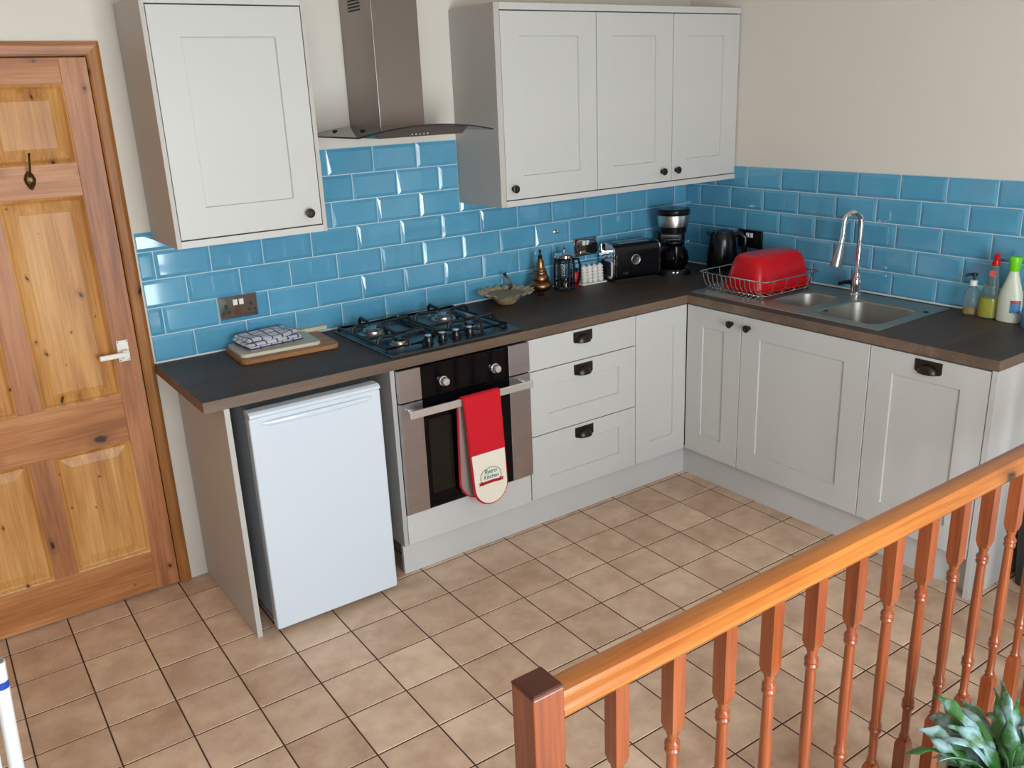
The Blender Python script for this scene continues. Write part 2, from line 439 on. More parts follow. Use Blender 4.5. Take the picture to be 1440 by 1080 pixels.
def leaf_mat():
    m, nt, b = new_mat('blue_fern_leaf'); L = nt.links
    tc = N(nt, 'ShaderNodeTexCoord'); nz = N(nt, 'ShaderNodeTexNoise'); nz.inputs['Scale'].default_value = 22; nz.inputs['Detail'].default_value = 3
    L.new(tc.outputs['Object'], nz.inputs['Vector'])
    cr = N(nt, 'ShaderNodeValToRGB'); e = cr.color_ramp.elements
    e[0].position = .43; e[0].color = hexc(66, 116, 54); e[1].position = .57; e[1].color = hexc(150, 184, 186)
    L.new(nz.outputs['Fac'], cr.inputs['Fac']); L.new(cr.outputs['Color'], b.inputs['Base Color'])
    b.inputs['Roughness'].default_value = .42; b.inputs['Subsurface Weight'].default_value = .0
    return m
M_leaf = leaf_mat()

# ------------------------------------------------------------------ measured frame of the room
WT, WTB = 0.910, 0.872          # worktop top / underside
XL = -5.2                        # left wall
YR = -4.5                        # rear wall (behind the camera)
CEIL = 2.75
XT, YT = .2063, .2092            # floor tile pitch

# ------------------------------------------------------------------ setting
def make_floor():
    bm = nb()
    col = bm.loops.layers.float_color.new('tone')
    quad(bm, [(XL, YR, -.0015), (.0, YR, -.0015), (0, 0.08, -.0015), (XL, 0.08, -.0015)], 1)
    g = .0022; bv = .0022
    for i in range(-16, 12):
        for j in range(-4, 22):
            x0 = -2.0303+i*XT; y1 = -.5507-j*YT - .0008*i
            x0 += -.0026*j
            x1 = x0+XT; y0 = y1-YT
            if x1 < XL or x0 > 0 or y1 < YR or y0 > .08: continue
            x0c, x1c = max(x0+g, XL), min(x1-g, 0); y0c, y1c = max(y0+g, YR), min(y1-g, .08)
            if x1c-x0c < .006 or y1c-y0c < .006: continue
            t = random.random(); h = random.uniform(-.0004, .0004)
            def sh(pts): return [(min(0, max(XL, px-.0026*(y1-py)/YT)), py) for px, py in pts]
            a = [(x0c, y0c), (x1c, y0c), (x1c, y1c), (x0c, y1c)]
            b = [(x0c+bv, y0c+bv), (x1c-bv, y0c+bv), (x1c-bv, y1c-bv), (x0c+bv, y1c-bv)]
            a = sh(a); b = sh(b)
            va = [bm.verts.new((x, y, -.0016)) for x, y in a]; vb = [bm.verts.new((x, y, h)) for x, y in b]
            fs = [bm.faces.new(vb)]
            for k in range(4): fs.append(bm.faces.new([va[k], va[(k+1) % 4], vb[(k+1) % 4], vb[k]]))
            for f in fs:
                f.material_index = 0
                for l in f.loops: l[col] = (t, t, t, 1)
    o = obj('floor', bm, [M_ftile, M_fgrout], recalc=False)
    tag(o, 'floor of square beige ceramic tiles with dark grout', 'floor', kind='structure')
    box_ = bx(XL-.1, .1, YR-.1, .18, -.12, -.004)
    s = obj('subfloor', box_, M_fgrout, o, local=False)
    return o
make_floor()

def tiles_bm(M, u0, u1, rows, phase, pitch=.2035, h=.1037, z0=WT+.004):
    """rows = list of (row index, top clip z); bevelled metro tiles in a running bond. M maps (u, -depth, v)"""
    bm = nb(); col = bm.loops.layers.float_color.new('tone')
    return bm, col

def add_tiles(bm, col, M, u0, u1, r0, r1, zclip, phase, pitch=.2035, h=.1037, z0=WT):
    g = .0018; bev = .0125; dep = .0045
    for r in range(r0, r1):
        ph = phase + (0 if r % 2 == 0 else pitch/2)
        va, vb = z0+r*h, z0+(r+1)*h
        if vb > zclip: vb = zclip
        if vb-va < .02: continue
        k0 = math.floor((u0-ph)/pitch)-1; k1 = math.ceil((u1-ph)/pitch)+1
        for k in range(k0, k1):
            a, b = ph+k*pitch, ph+(k+1)*pitch
            ca, cb = max(a, u0), min(b, u1)
            if cb-ca < .012: continue
            t = random.random()
            la = bev if ca == a else .002
            lb = bev if cb == b else .002
            lt = bev
            nt0 = len(bm.faces)
            jit = random.uniform(-.0005, .0005), random.uniform(-.0005, .0005)
            o = [(ca+g, va+g), (cb-g, va+g), (cb-g, vb-g), (ca+g, vb-g)]
            la = min(la, (cb-ca)*.4); lb = min(lb, (cb-ca)*.4)
            i_ = [(ca+g+la, va+g+bev), (cb-g-lb, va+g+bev), (cb-g-lb, vb-g-lt), (ca+g+la, vb-g-lt)]
            vs0 = [bm.verts.new(M @ Vector((u, -.0015, v))) for u, v in o]
            vs1 = [bm.verts.new(M @ Vector((u, -.0030, v))) for u, v in o]
            vs2 = [bm.verts.new(M @ Vector((u, -.0030-dep + (jit[0] if q in (0, 3) else -jit[0]) + (jit[1] if q < 2 else -jit[1]), v))) for q, (u, v) in enumerate(i_)]
            fs = [bm.faces.new(vs2)]
            for A, B in ((vs0, vs1), (vs1, vs2)):
                for q in range(4): fs.append(bm.faces.new([A[q], A[(q+1) % 4], B[(q+1) % 4], B[q]]))
            for f in fs:
                for l in f.loops: l[col] = (t, t, t, 1)

# back wall, with the door opening
DX0, DX1, DZ = -3.607, -2.845, 1.990
bm = nb()
box(bm, XL-.1, DX0-.012, 0, .1, -.12, CEIL+.1); box(bm, DX1+.012, .1, 0, .1, -.12, CEIL+.1); box(bm, DX0-.012, DX1+.012, 0, .1, DZ+.012, CEIL+.1)
wall_back = tag(obj('wall_back', bm, M_wall), 'cream painted wall behind the hob with the pine door', 'wall', kind='structure')
MB = T(0, 0, 0)
bm = nb(); col = bm.loops.layers.float_color.new('tone')
add_tiles(bm, col, MB, -2.790, -.004, 0, 4, 1.70, -1.8205)
add_tiles(bm, col, MB, -2.790, -2.191, 4, 5, 1.396, -1.8205)
add_tiles(bm, col, MB, -2.191, -1.418, 4, 7, 1.70, -1.8205)
add_tiles(bm, col, MB, -1.418, -.004, 4, 5, 1.396, -1.8205)
ts = obj('tile_splashback', bm, M_tile, wall_back, recalc=False, label='glossy blue bevelled tile splashback with pale grout')
bm = nb(); box(bm, -2.790, -.0, -.0028, -.0002, WT-.002, 1.396); box(bm, -2.191, -1.418, -.0028, -.0002, 1.396, WT+7*.1037+.001)
obj('grout', bm, M_grout, wall_back)
bm = nb(); tube(bm, [(-2.79, -.004, WT+.002), (-.001, -.004, WT+.002)], .0045, 8)
obj('sealant_bead', bm, M_bead, wall_back)

wall_right = tag(obj('wall_right', bx(0, .1, YR-.1, 0, -.12, CEIL+.1), M_wall), 'cream painted wall above the sink', 'wall', kind='structure')
MR = Matrix(((0, 1, 0, 0), (1, 0, 0, 0), (0, 0, 1, 0), (0, 0, 0, 1)))    # x = n, y = u
bm = nb(); col = bm.loops.layers.float_color.new('tone')
add_tiles(bm, col, MR, -2.55, -.006, 0, 5, 1.44, -1.2265)
ob = obj('tile_splashback', bm, M_tile2, wall_right, recalc=True, label='blue bevelled tile splashback behind the sink')
obj('grout', bx(-.0028, -.0002, -2.55, 0, WT-.002, WT+5*.1037+.001), M_grout, wall_right)
bm = nb(); tube(bm, [(-.005, -.004, WT+.002), (-.005, -2.0, WT+.002)], .0045, 8)
obj('sealant_bead', bm, M_bead, wall_right)

tag(obj('wall_left', bx(XL-.1, XL, YR-.1, .1, -.12, CEIL+.1), M_wall2), 'unseen left wall, darkened to taupe to cut bounced light', 'wall', kind='structure')
tag(obj('ceiling', bx(XL-.1, .1, YR-.1, .1, CEIL, CEIL+.1), M_ceil), 'white ceiling', 'ceiling', kind='structure')
# rear wall with a wide window and a glazed garden door (the daylight that the glossy tiles mirror)
WINS = [(-4.75, -3.75, .9, 2.2), (-2.95, -1.60, .05, 2.20)]
bm = nb()
xs = [XL-.1]
for a, b, c, d in WINS: xs += [a, b]
xs.append(.1)
for k in range(0, len(xs)-1, 2): box(bm, xs[k], xs[k+1], YR-.1, YR, -.12, CEIL+.1)
for a, b, c, d in WINS:
    box(bm, a, b, YR-.1, YR, -.12, c); box(bm, a, b, YR-.1, YR, d, CEIL+.1)
tag(obj('wall_rear', bm, M_wall2), 'wall behind the camera, darkened to taupe to cut bounced light', 'wall', kind='structure')
for n, (a, b, c, d) in enumerate(WINS):
    w = thing('window_%d' % (n+1), 'white framed window in the wall behind the camera', 'window', ((a+b)/2, YR-.05, c), kind='structure')
    bm = nb(); f = .055
    box(bm, a, b, YR-.09, YR-.03, c, c+f); box(bm, a, b, YR-.09, YR-.03, d-f, d); box(bm, a, a+f, YR-.09, YR-.03, c+f, d-f); box(bm, b-f, b, YR-.09, YR-.03, c+f, d-f)
    nn = 2
    for k in range(1, nn):
        x = a+(b-a)*k/nn; box(bm, x-.035, x+.035, YR-.088, YR-.032, c+f, d-f)
    obj('window_frame', bm, M_whitep, w, bevel=.004)

# door 1: six-panel pine door, closed, in its opening
door = thing('door_1', 'knotty orange pine six-panel door with a white lever handle', 'door', ((DX0+DX1)/2, .015, .006), kind='structure')
FY = -.012                       # front of stiles
rails = [(.007, .175), (.640, .822), (1.545, 1.655), (1.905, 1.988)]
bm = nb()
for a, b in ((DX0, DX0+.082), (DX1-.085, DX1)): box(bm, a, b, FY, .028, .007, 1.988)
islands(bm, 'stile', M_pineV, door, bevel=.0015)
xa, xm0, xm1, xb = DX0+.082, -3.272, -3.190, DX1-.085
for a, b in rails:
    obj('cross_rail', bx(xa, xb, FY+.0004, .027, a, b), M_pineH, door, bevel=.0012)
bm = nb()
for a, b in ((.175, .640), (.822, 1.545), (1.655, 1.905)): box(bm, xm0, xm1, FY+.0002, .0275, a, b)
islands(bm, 'muntin', M_pineV, door, bevel=.0012)
for a, b in ((.175, .640), (.822, 1.545), (1.655, 1.905)):
    for u0, u1 in ((xa, xm0), (xm1, xb)):
        bm = nb()
        stack(bm, T(0, 0, 0), u0, u1, a, b, [(0, .012), (.004, .0105), (.012, .002), (.016, .000), (.05, .0085), (.053, .0085)], back=-.02)
        obj('door_panel', bm, M_pineP, door)
# handle
hdl = obj('door_handle', bx(-2.916, -2.876, FY-.006, FY, .945, 1.024), M_white, door, bevel=.002, label='white painted lever handle with square back plate')
bm = nb(); Mh = T(-2.893, FY-.005, .974) @ RX(PI/2); lathe(bm, [(.015, 0), (.015, .016), (.012, .022), (0, .022)], Mh, 20)
box(bm, -2.905, -2.881, FY-.034, FY-.018, .958, .990)
box(bm, -2.984, -2.890, FY-.040, FY-.026, .968, .986)
obj('lever', bm, M_white, hdl, bevel=.003)
bm = nb()
for sx, sz in ((-2.911, 1.018), (-2.881, 1.018), (-2.911, .951), (-2.881, .951)):
    lathe(bm, [(.0022, 0), (.0022, .0012)], T(sx, FY-.006, sz) @ RX(PI/2), 8)
islands(bm, 'screw', M_blackm, hdl)
# coat hook
bm = nb(); hx, hz = -3.083, 1.607
lathe(bm, [(.016, 0), (.017, .004), (.010, .008), (0, .009)], T(hx, FY, hz) @ RX(PI/2), 20)
lathe(bm, [(.004, -.03), (.014, -.012), (.018, .004), (.012, .02), (.004, .03)], T(hx, FY-.006, hz) @ Matrix.Scale(.45, 4, (0, 1, 0)), 16)
tube(bm, [(hx, FY-.008, hz+.012), (hx+.001, FY-.022, hz+.02), (hx+.003, FY-.034, hz+.045), (hx+.006, FY-.040, hz+.075), (hx+.007, FY-.048, hz+.088)], [.004, .0038, .0034, .0032, .0045], 8)
tube(bm, [(hx, FY-.008, hz-.012), (hx, FY-.026, hz-.024), (hx, FY-.044, hz-.016), (hx, FY-.046, hz-.002)], [.004, .0038, .0036, .005], 8)
obj('coat_hook', bm, M_dbrass, door, smooth=True, label='dark brass coat hook')
# architrave + frame
fr = thing('trim_1', 'orange pine architrave around the panel door', 'door frame', ((DX0+DX1)/2, -.01, 0), kind='structure')
AZ = 2.038
def arch_prof():   # across width w (0 = inner), depth
    return [(0, 0), (0, .012), (.006, .016), (.030, .020), (.036, .018), (.042, .012), (.045, .010), (.045, 0)]
for side in (1, -1):
    xi = DX1+.003 if side == 1 else DX0-.003
    a = [(xi+side*w, -d, .0) for w, d in arch_prof()]
    b = [(xi+side*w, -d, DZ+.003+w) for w, d in arch_prof()]
    bm = nb(); loft(bm, [a, b]); obj('architrave_leg', bm, M_arch, fr)
a = [(DX0-.003-w, -d, DZ+.003+w) for w, d in arch_prof()]; b = [(DX1+.003+w, -d, DZ+.003+w) for w, d in arch_prof()]
bm = nb(); loft(bm, [a, b]); obj('architrave_head', bm, M_archH, fr)
bm = nb(); box(bm, DX1+.003, DX1+.0118, -.002, .095, 0, DZ+.003); box(bm, DX0-.0118, DX0-.003, -.002, .095, 0, DZ+.003); box(bm, DX0-.0118, DX1+.0118, -.002, .095, DZ+.003, DZ+.0118)
islands(bm, 'door_lining', M_arch, fr)

# ------------------------------------------------------------------ kitchen cabinets
def front_M(plane, pos):
    """plane 'B': faces -y at y=pos (u = x). plane 'R': faces -x at x=pos (u = -y => increases towards viewer's right)"""
    if plane == 'B': return T(0, pos, 0)
    # local x(u)-> -y ; local -y (out) -> -x ; so local y -> +x
    return Matrix(((0, 1, 0, pos), (-1, 0, 0, 0), (0, 0, 1, 0), (0, 0, 0, 1)))

def shaker(plane, pos, u0, u1, v0, v1, fl, fr_, fb, ft, th=.019):
    M = front_M(plane, pos); bm = nb()
    g = .0019
    u0 += g; u1 -= g; v0 += g; v1 -= g
    e = .0012
    def rect(a, b, c, d, dep): return [bm.verts.new(M @ Vector(p)) for p in ((a, -dep, c), (b, -dep, c), (b, -dep, d), (a, -dep, d))]
    def join(p, q):
        for i in range(4): bm.faces.new([p[i], p[(i+1) % 4], q[(i+1) % 4], q[i]])
    R = [rect(u0, u1, v0, v1, -th), rect(u0, u1, v0, v1, -e), rect(u0+e, u1-e, v0+e, v1-e, 0)]
    if fl:
        R += [rect(u0+fl, u1-fr_, v0+fb, v1-ft, 0), rect(u0+fl+.0022, u1-fr_-.0022, v0+fb+.0022, v1-ft-.0022, -.0075), rect(u0+fl+.004, u1-fr_-.004, v0+fb+.004, v1-ft-.004, -.0075), rect(u0+fl+.006, u1-fr_-.006, v0+fb+.006, v1-ft-.006, -.0065)]
    for a, b in zip(R, R[1:]): join(a, b)
    bm.faces.new(R[-1]); bm.faces.new(R[0][::-1])
    return bm

def knob_bm(plane, pos, u, v, s=1.0):
    M = front_M(plane, pos) @ T(u, 0, v) @ RX(PI/2)
    bm = nb()
    lathe(bm, [(.0095*s, 0), (.010*s, .002), (.0062*s, .004), (.0056*s, .012), (.0085*s, .015), (.0150*s, .018), (.0165*s, .0215), (.0155*s, .0245), (.0115*s, .0260), (.0105*s, .0250), (.006*s, .0250), (.005*s, .0285), (0, .0292)], M, 24)
    return bm

def cup_bm(plane, pos, u, v, w=.102, h=.047):
    """cup pull: flat back plate with a quarter-dome cup open at the bottom"""
    M = front_M(plane, pos); bm = nb()
    prism(bm, [(u-w/2, v), (u-w/2, v-h*.86), (u-w/2+.007, v-h), (u+w/2-.007, v-h), (u+w/2, v-h*.86), (u+w/2, v)], -.0025, 0, M)
    n, m = 16, 6; cw = w*.36; loops = []
    for j in range(m+1):
        ph = PI/2*j/m
        row = []
        for i in range(n+1):
            th = PI*i/n
            x = u - cw*math.cos(th)*math.cos(ph*.0) * math.cos(ph)
            d = .024*math.sin(th)*math.cos(ph)
            z = v-h*.96 + h*.70*math.sin(ph)
            row.append(bm.verts.new(M @ Vector((x, -.002-d, z))))
        loops.append(row)
    for a, b in zip(loops, loops[1:]):
        for i in range(n): 
            try: bm.faces.new([a[i], a[i+1], b[i+1], b[i]])
            except Exception: pass
    lip = [M @ Vector((u - cw*math.cos(PI*i/n), -.002-.024*math.sin(PI*i/n), v-h*.96)) for i in range(n+1)]
    tube(bm, lip, .0018, 6)
    return bm

FB = -.587           # base door face plane on the back run (y)
FR = -.587           # base door face plane on the right run (x)
PL = -.531           # plinth plane
DZ0, DZ1 = .155, .868

# fridge end panel (left end of worktop)
o = obj('support_panel', bx(-2.730, -2.711, FB, -.004, 0, WTB), M_cabside, bevel=.0012)
tag(o, 'tall grey-beige support panel left of the small fridge under the worktop', 'panel')

# oven cabinet
oc = thing('oven_cabinet', 'pale grey oven cabinet holding the oven, with a blank strip below it', 'cabinet', (-1.80, -.3, .155))
bm = nb(); box(bm, -2.118, -2.100, FB+.002, -.03, .150, WTB-.001); box(bm, -1.5035, -1.5015, FB+.02, -.03, .155, WTB-.001); box(bm, -2.1, -1.5035, -.55, -.03, .158, .176); box(bm, -2.1, -1.5035, -.045, -.03, .176, WTB-.001)
obj('carcass', bm, M_carc, oc, bevel=.0006)
obj('filler_front', shaker('B', FB, -2.100, -1.501, DZ0-.004, .281, 0, 0, 0, 0), M_cab, oc)

# drawer unit
du = thing('drawer_cabinet', 'pale grey three-drawer cabinet between the oven and the corner', 'cabinet', (-1.2, -.3, .155))
obj('carcass', bx(-1.499, -.906, FB+.021, -.03, .158, WTB-.001), M_gap, du)
for (a, b), nm in zip(((.7305, .868), (.4435, .7305), (.155, .4435)), range(3)):
    if nm == 0: bm = shaker('B', FB, -1.4995, -.905, a, b, 0, 0, 0, 0)
    else: bm = shaker('B', FB, -1.4995, -.905, a, b, .098, .098, .085, .072)
    d = obj('drawer', bm, M_cab, du)
    obj('cup_handle', cup_bm('B', FB, -1.2075, (.856, .7145, .4285)[nm]), M_pewter, d, smooth=True, angle=40)

# corner cabinet
cc = thing('corner_cabinet', 'pale grey corner cabinet with two narrow door leaves meeting inside the L', 'cabinet', (-.45, -.45, .155))
bm = nb(); prism(bm, [(-.902, -.03), (-.902, FB+.021), (FR+.021, FB+.021), (FR+.021, -.905), (-.03, -.905), (-.03, -.03)], .158, WTB-.001, Matrix(((1,0,0,0),(0,0,1,0),(0,1,0,0),(0,0,0,1))))
obj('carcass', bm, M_gap, cc)
obj('door', shaker('B', FB, -.905, FR+.0005, DZ0, DZ1, .085, .080, .090, .085), M_cab, cc)
d = obj('door', shaker('R', FR, .5875+.001, .908, DZ0, DZ1, .094, .094, .094, .088), M_cab, cc)
obj('knob', knob_bm('R', FR, .855, .823), M_pewter, d, smooth=True)

# sink cabinet
sc = thing('sink_cabinet', 'pale grey single-door cabinet under the sink, knob at its upper left', 'cabinet', (-.3, -1.218, .155))
obj('carcass', bx(FR+.021, -.03, -1.526, -.909, .158, .70), M_gap, sc)
d = obj('door', shaker('R', FR, .908, 1.527, DZ0, DZ1, .098, .105, .096, .088), M_cab, sc)
obj('knob', knob_bm('R', FR, .949, .821), M_pewter, d, smooth=True)

# dishwasher-width cabinet with a cup handle
dc = thing('end_cabinet', 'pale grey single-door cabinet at the end of the sink run with a cup handle', 'cabinet', (-.3, -1.755, .155))
obj('carcass', bx(FR+.021, -.03, -1.981, -1.529, .158, WTB-.001), M_gap, dc)
d = obj('door', shaker('R', FR, 1.527, 1.982, DZ0, DZ1, .094, .098, .094, .088), M_cab, dc)
obj('cup_handle', cup_bm('R', FR, 1.7595, .856), M_pewter, d, smooth=True, angle=40)
obj('end_panel', bx(-.590, -.003, -2.004, -1.9835, 0, WTB), M_cab, dc, bevel=.0012, label='floor-length end panel')

# plinths
o = obj('plinth', bx(-2.100, PL+.001, PL, PL+.016, 0, .150), M_cab, bevel=.001)
tag(o, 'pale plinth board along the floor under the oven and drawers', 'plinth')
o = obj('plinth', bx(PL, PL+.016, -1.983, PL-.0005, 0, .150), M_cab, bevel=.001)
tag(o, 'pale plinth board along the floor under the sink cabinets', 'plinth')

# worktop: one L with cut-outs for sink bowls and hob
SX0, SX1, SY0, SY1 = -.535, -.045, -1.520, -.560     # sink outline
cut = [(-.500, -.085, -1.490, -.900), (-2.06, -1.53, -.54, -.08)]
xs = sorted({-2.795, -.591, -.003, cut[0][0], cut[0][1], cut[1][0], cut[1][1]})
ys = sorted({-2.005, -.591, -.003, cut[0][2], cut[0][3], cut[1][2], cut[1][3]})
def inside(x, y):
    if not ((y > -.591 and -2.795 < x < -.003) or (x > -.591 and -2.005 < y < -.003)): return False
    for a, b, c, d in cut:
        if a < x < b and c < y < d: return False
    return True
bm = nb(); V = {}
def vv(i, j, k):
    if (i, j, k) not in V: V[(i, j, k)] = bm.verts.new((xs[i], ys[j], (WTB, WT)[k]))
    return V[(i, j, k)]
for i in range(len(xs)-1):
    for j in range(len(ys)-1):
        if not inside((xs[i]+xs[i+1])/2, (ys[j]+ys[j+1])/2): continue
        bm.faces.new([vv(i, j, 1), vv(i+1, j, 1), vv(i+1, j+1, 1), vv(i, j+1, 1)]).material_index = 0
        bm.faces.new([vv(i, j, 0), vv(i, j+1, 0), vv(i+1, j+1, 0), vv(i+1, j, 0)]).material_index = 1
        for di, dj, e in ((-1, 0, ((i, j), (i, j+1))), (1, 0, ((i+1, j+1), (i+1, j))), (0, -1, ((i+1, j), (i, j))), (0, 1, ((i, j+1), (i+1, j+1)))):
            ii, jj = i+di, j+dj
            ok = 0 <= ii < len(xs)-1 and 0 <= jj < len(ys)-1 and inside((xs[ii]+xs[ii+1])/2, (ys[jj]+ys[jj+1])/2)
            if not ok:
                (a, b), (c, d) = e
                bm.faces.new([vv(a, b, 0), vv(c, d, 0), vv(c, d, 1), vv(a, b, 1)]).material_index = 1
o = obj('worktop', bm, [M_top, M_topedge], bevel=.0015)
tag(o, 'dark grey-brown wood-effect L-shaped worktop with a lighter brown edge', 'worktop')

# wall cabinets
UF = -.331; UZ0, UZ1 = 1.367, 2.153; UD0, UD1 = 1.393, 2.125
wc = thing('wall_cabinet', 'pale single-door wall cabinet beside the pine door, left of the hood', 'cabinet', (-2.46, -.165, UZ0))
bm = nb(); box(bm, -2.729, -2.714, UF, -.003, UZ0, UZ1); box(bm, -2.206, -2.191, UF, -.003, UZ0, UZ1)
islands(bm, 'side_panel', M_cabside, wc, bevel=.0008)
bm = nb(); box(bm, -2.714, -2.206, UF, -.003, UZ0+.0005, UD0-.002); box(bm, -2.714, -2.206, UF, -.003, UD1+.002, UZ1-.0005)
islands(bm, 'frame_rail', M_cab, wc, bevel=.0008)
obj('carcass', bx(-2.713, -2.207, UF+.024, -.004, UD0-.001, UD1+.001), M_gap, wc)
d = obj('door', shaker('B', UF+.001, -2.7135, -2.2065, UD0, UD1, .094, .096, .099, .094), M_cab, wc)
obj('knob', knob_bm('B', UF+.001, -2.257, 1.439), M_pewter, d, smooth=True)

wa = thing('wall_cabinet', 'pale single-door wall cabinet right of the hood, knob at its lower left', 'cabinet', (-1.15, -.165, UZ0))
bm = nb(); box(bm, -1.417, -1.391, UF, -.003, UZ0, UZ1)
islands(bm, 'side_panel', M_cabside, wa, bevel=.0008)
obj('carcass', bx(-1.390, -.897, UF+.024, -.004, UD0-.001, UD1+.001), M_gap, wa)
d = obj('door', shaker('B', UF+.001, -1.390, -.8965, UD0, UD1, .090, .096, .092, .092), M_cab, wa)
obj('knob', knob_bm('B', UF+.001, -1.353, 1.439), M_pewter, d, smooth=True)
wb = thing('wall_cabinet', 'pale double-door wall cabinet in the corner, knobs side by side at the bottom', 'cabinet', (-.45, -.165, UZ0))
obj('carcass', bx(-.896, -.004, UF+.024, -.004, UD0-.001, UD1+.001), M_gap, wb)
for a, b, ku in ((-.8965, -.4425, -.507), (-.4425, -.006, -.416)):
    d = obj('door', shaker('B', UF+.001, a, b, UD0, UD1, .088, .105, .092, .092), M_cab, wb)
    obj('knob', knob_bm('B', UF+.001, ku, 1.441), M_pewter, d, smooth=True)
o = obj('cornice', bx(-1.391, -.003, UF-.002, -.003, UD1+.002, UZ1), M_cab, bevel=.0012)
tag(o, 'pale cornice board running along the top of the right wall cabinets', 'cornice')
o = obj('light_rail', bx(-1.391, -.003, UF-.002, -.003, UZ0, UD0-.002), M_cab, bevel=.0012)
tag(o, 'pale light rail running along the underside of the right wall cabinets', 'rail')

# ------------------------------------------------------------------ cooker hood
hd = thing('cooker_hood', 'stainless steel chimney cooker hood with a curved glass canopy over the hob', 'cooker hood', (-1.80, -.24, 1.68))
CX0, CX1 = -1.908, -1.716
ch = obj('chimney', bx(CX0, CX1, -.265, -.002, 1.715, CEIL-.002), M_chim, hd, bevel=.002)
bm = nb()
for r in range(9):
    z = 2.130+r*.0115
    box(bm, CX0-.0012, CX0, -.178, -.080, z, z+.0065)
obj('vent_grille', bm, M_blackm, ch, label='dark slotted vent on the chimney side')
def gz(x): return 1.722-.031*((x+1.803)/.285)**2
n = 24; x0, x1 = -2.088, -1.518
def yf(x): return -.445-.015*(1-((x+1.803)/.285)**2)
top = [x0+(x1-x0)*i/n for i in range(n+1)]
bm = nb(); th = .0055
vt = [[bm.verts.new((x, (yf(x) if f else -.004), gz(x)-t)) for x in top] for f, t in ((0, 0), (1, 0), (1, th), (0, th))]
for a in range(4):
    for i in range(n): bm.faces.new([vt[a][i], vt[a][i+1], vt[(a+1) % 4][i+1], vt[(a+1) % 4][i]])
bm.faces.new([vt[a][0] for a in range(4)]); bm.faces.new([vt[a][n] for a in range(3, -1, -1)])
obj('glass_canopy', bm, M_hoodglass, hd, smooth=True, angle=30, label='curved smoked glass canopy')
# body under the glass
b0, b1 = -2.018, -1.612
loops = []
for y, ins in ((-.004, 0), (-.405, 0), (-.418, .004)):
    lp = []
    m_ = 16
    for i in range(m_+1):
        x = b0+ins+(b1-b0-2*ins)*i/m_; lp.append((x, y, gz(x)-th-.0005))
    lp += [(b1-.028-ins, y, 1.680), (b0+.028+ins, y, 1.680)]
    loops.append(lp)
bm = nb(); loft(bm, loops)
body = obj('hood_body', bm, mat('hood_body_steel', hexc(104, 97, 94), rough=.3, metal=1, noise=.05), hd)
for k in range(5):
    bm = nb(); lathe(bm, [(.0038, 0), (.0038, .003), (.003, .004), (0, .004)], T(-1.862+k*.0165, -.418, 1.6885) @ RX(PI/2), 12)
    obj('button', bm, M_chrome, body)
bm = nb()
for x, y in ((-2.02, -.10), (-2.00, -.30), (-1.60, -.30)):
    lathe(bm, [(.010, 0), (.010, .004), (.004, .006), (0, .006)], T(x, y, gz(x)), 14)
islands(bm, 'glass_bolt', M_blackm, hd)

# ------------------------------------------------------------------ fridge
fg = thing('fridge', 'small white under-counter fridge between the end panel and the oven', 'fridge', (-2.42, -.32, 0))
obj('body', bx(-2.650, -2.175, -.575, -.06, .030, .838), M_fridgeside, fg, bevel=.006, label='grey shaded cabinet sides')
bm = nb()
for x in (-2.62, -2.21):
    for y in (-.54, -.10): lathe(bm, [(.016, 0), (.016, .008), (.008, .010), (.008, .031)], T(x, y, 0), 14)
islands(bm, 'foot', M_blackm, fg)
fd = obj('door', bx(-2.664, -2.181, -.622, -.580, .022, .828), M_fridge, fg, bevel=.006, seg=3)
bm = nb(); pts = []
prism(bm, [(-.575, .828), (-.624, .828), (-.630, .833), (-.628, .842), (-.616, .849), (-.575, .850)], -2.663, -2.182, Matrix(((0,1,0,0),(1,0,0,0),(0,0,1,0),(0,0,0,1))))
obj('top_cap', bm, M_fridge, fd, bevel=.002)
bm = nb(); tube(bm, [(-2.625, -.6225, .806), (-2.60, -.6265, .803), (-2.42, -.6290, .801), (-2.24, -.6265, .803), (-2.215, -.6225, .806)], [.004, .009, .011, .009, .004], 12, flat=(.55, 1))
obj('handle_lip', bm, M_fridge, fd, smooth=True)

# ------------------------------------------------------------------ oven
ov = thing('oven', 'built-in electric oven with black glass front and steel side strips', 'oven', (-1.80, -.32, .285))
obj('housing', bx(-2.097, -1.505, -.588, -.06, .285, .866), M_blackm, ov)
cp = obj('control_panel', bx(-2.003, -1.605, -.607, -.5885, .742, .868), M_bglass, ov, bevel=.001)
bm = nb(); box(bm, -2.099, -2.0035, -.607, -.5885, .744, .868); box(bm, -1.6045, -1.503, -.607, -.5885, .744, .868)
islands(bm, 'steel_strip', M_steelh, ov, bevel=.001)
for kx in (-1.908, -1.672):
    M = T(kx, -.607, .795) @ RX(PI/2); bm = nb()
    lathe(bm, [(.019, 0), (.019, .004), (.0165, .006), (.0155, .022), (.0125, .027), (0, .029)], M, 28)
    k = obj('knob', bm, M_bright, cp, smooth=True)
od = obj('door', bx(-2.003, -1.605, -.607, -.589, .291, .7385), M_bglass, ov, bevel=.001)
bm = nb(); box(bm, -2.099, -2.0035, -.607, -.589, .291, .7385); box(bm, -1.6045, -1.503, -.607, -.589, .291, .7385)
islands(bm, 'steel_strip', M_steelh, od, bevel=.001)
obj('window', bx(-1.985, -1.885, -.6078, -.6071, .350, .655), M_oglass, od, label='lighter brown view into the oven')
bm = nb(); box(bm, -2.082, -1.520, -.655, -.645, .692, .722); box(bm, -2.070, -2.052, -.6455, -.607, .697, .717); box(bm, -1.550, -1.532, -.6455, -.607, .697, .717)
oh = obj('handle', bm, M_bright, od, bevel=.0025, label='flat brushed steel bar handle')

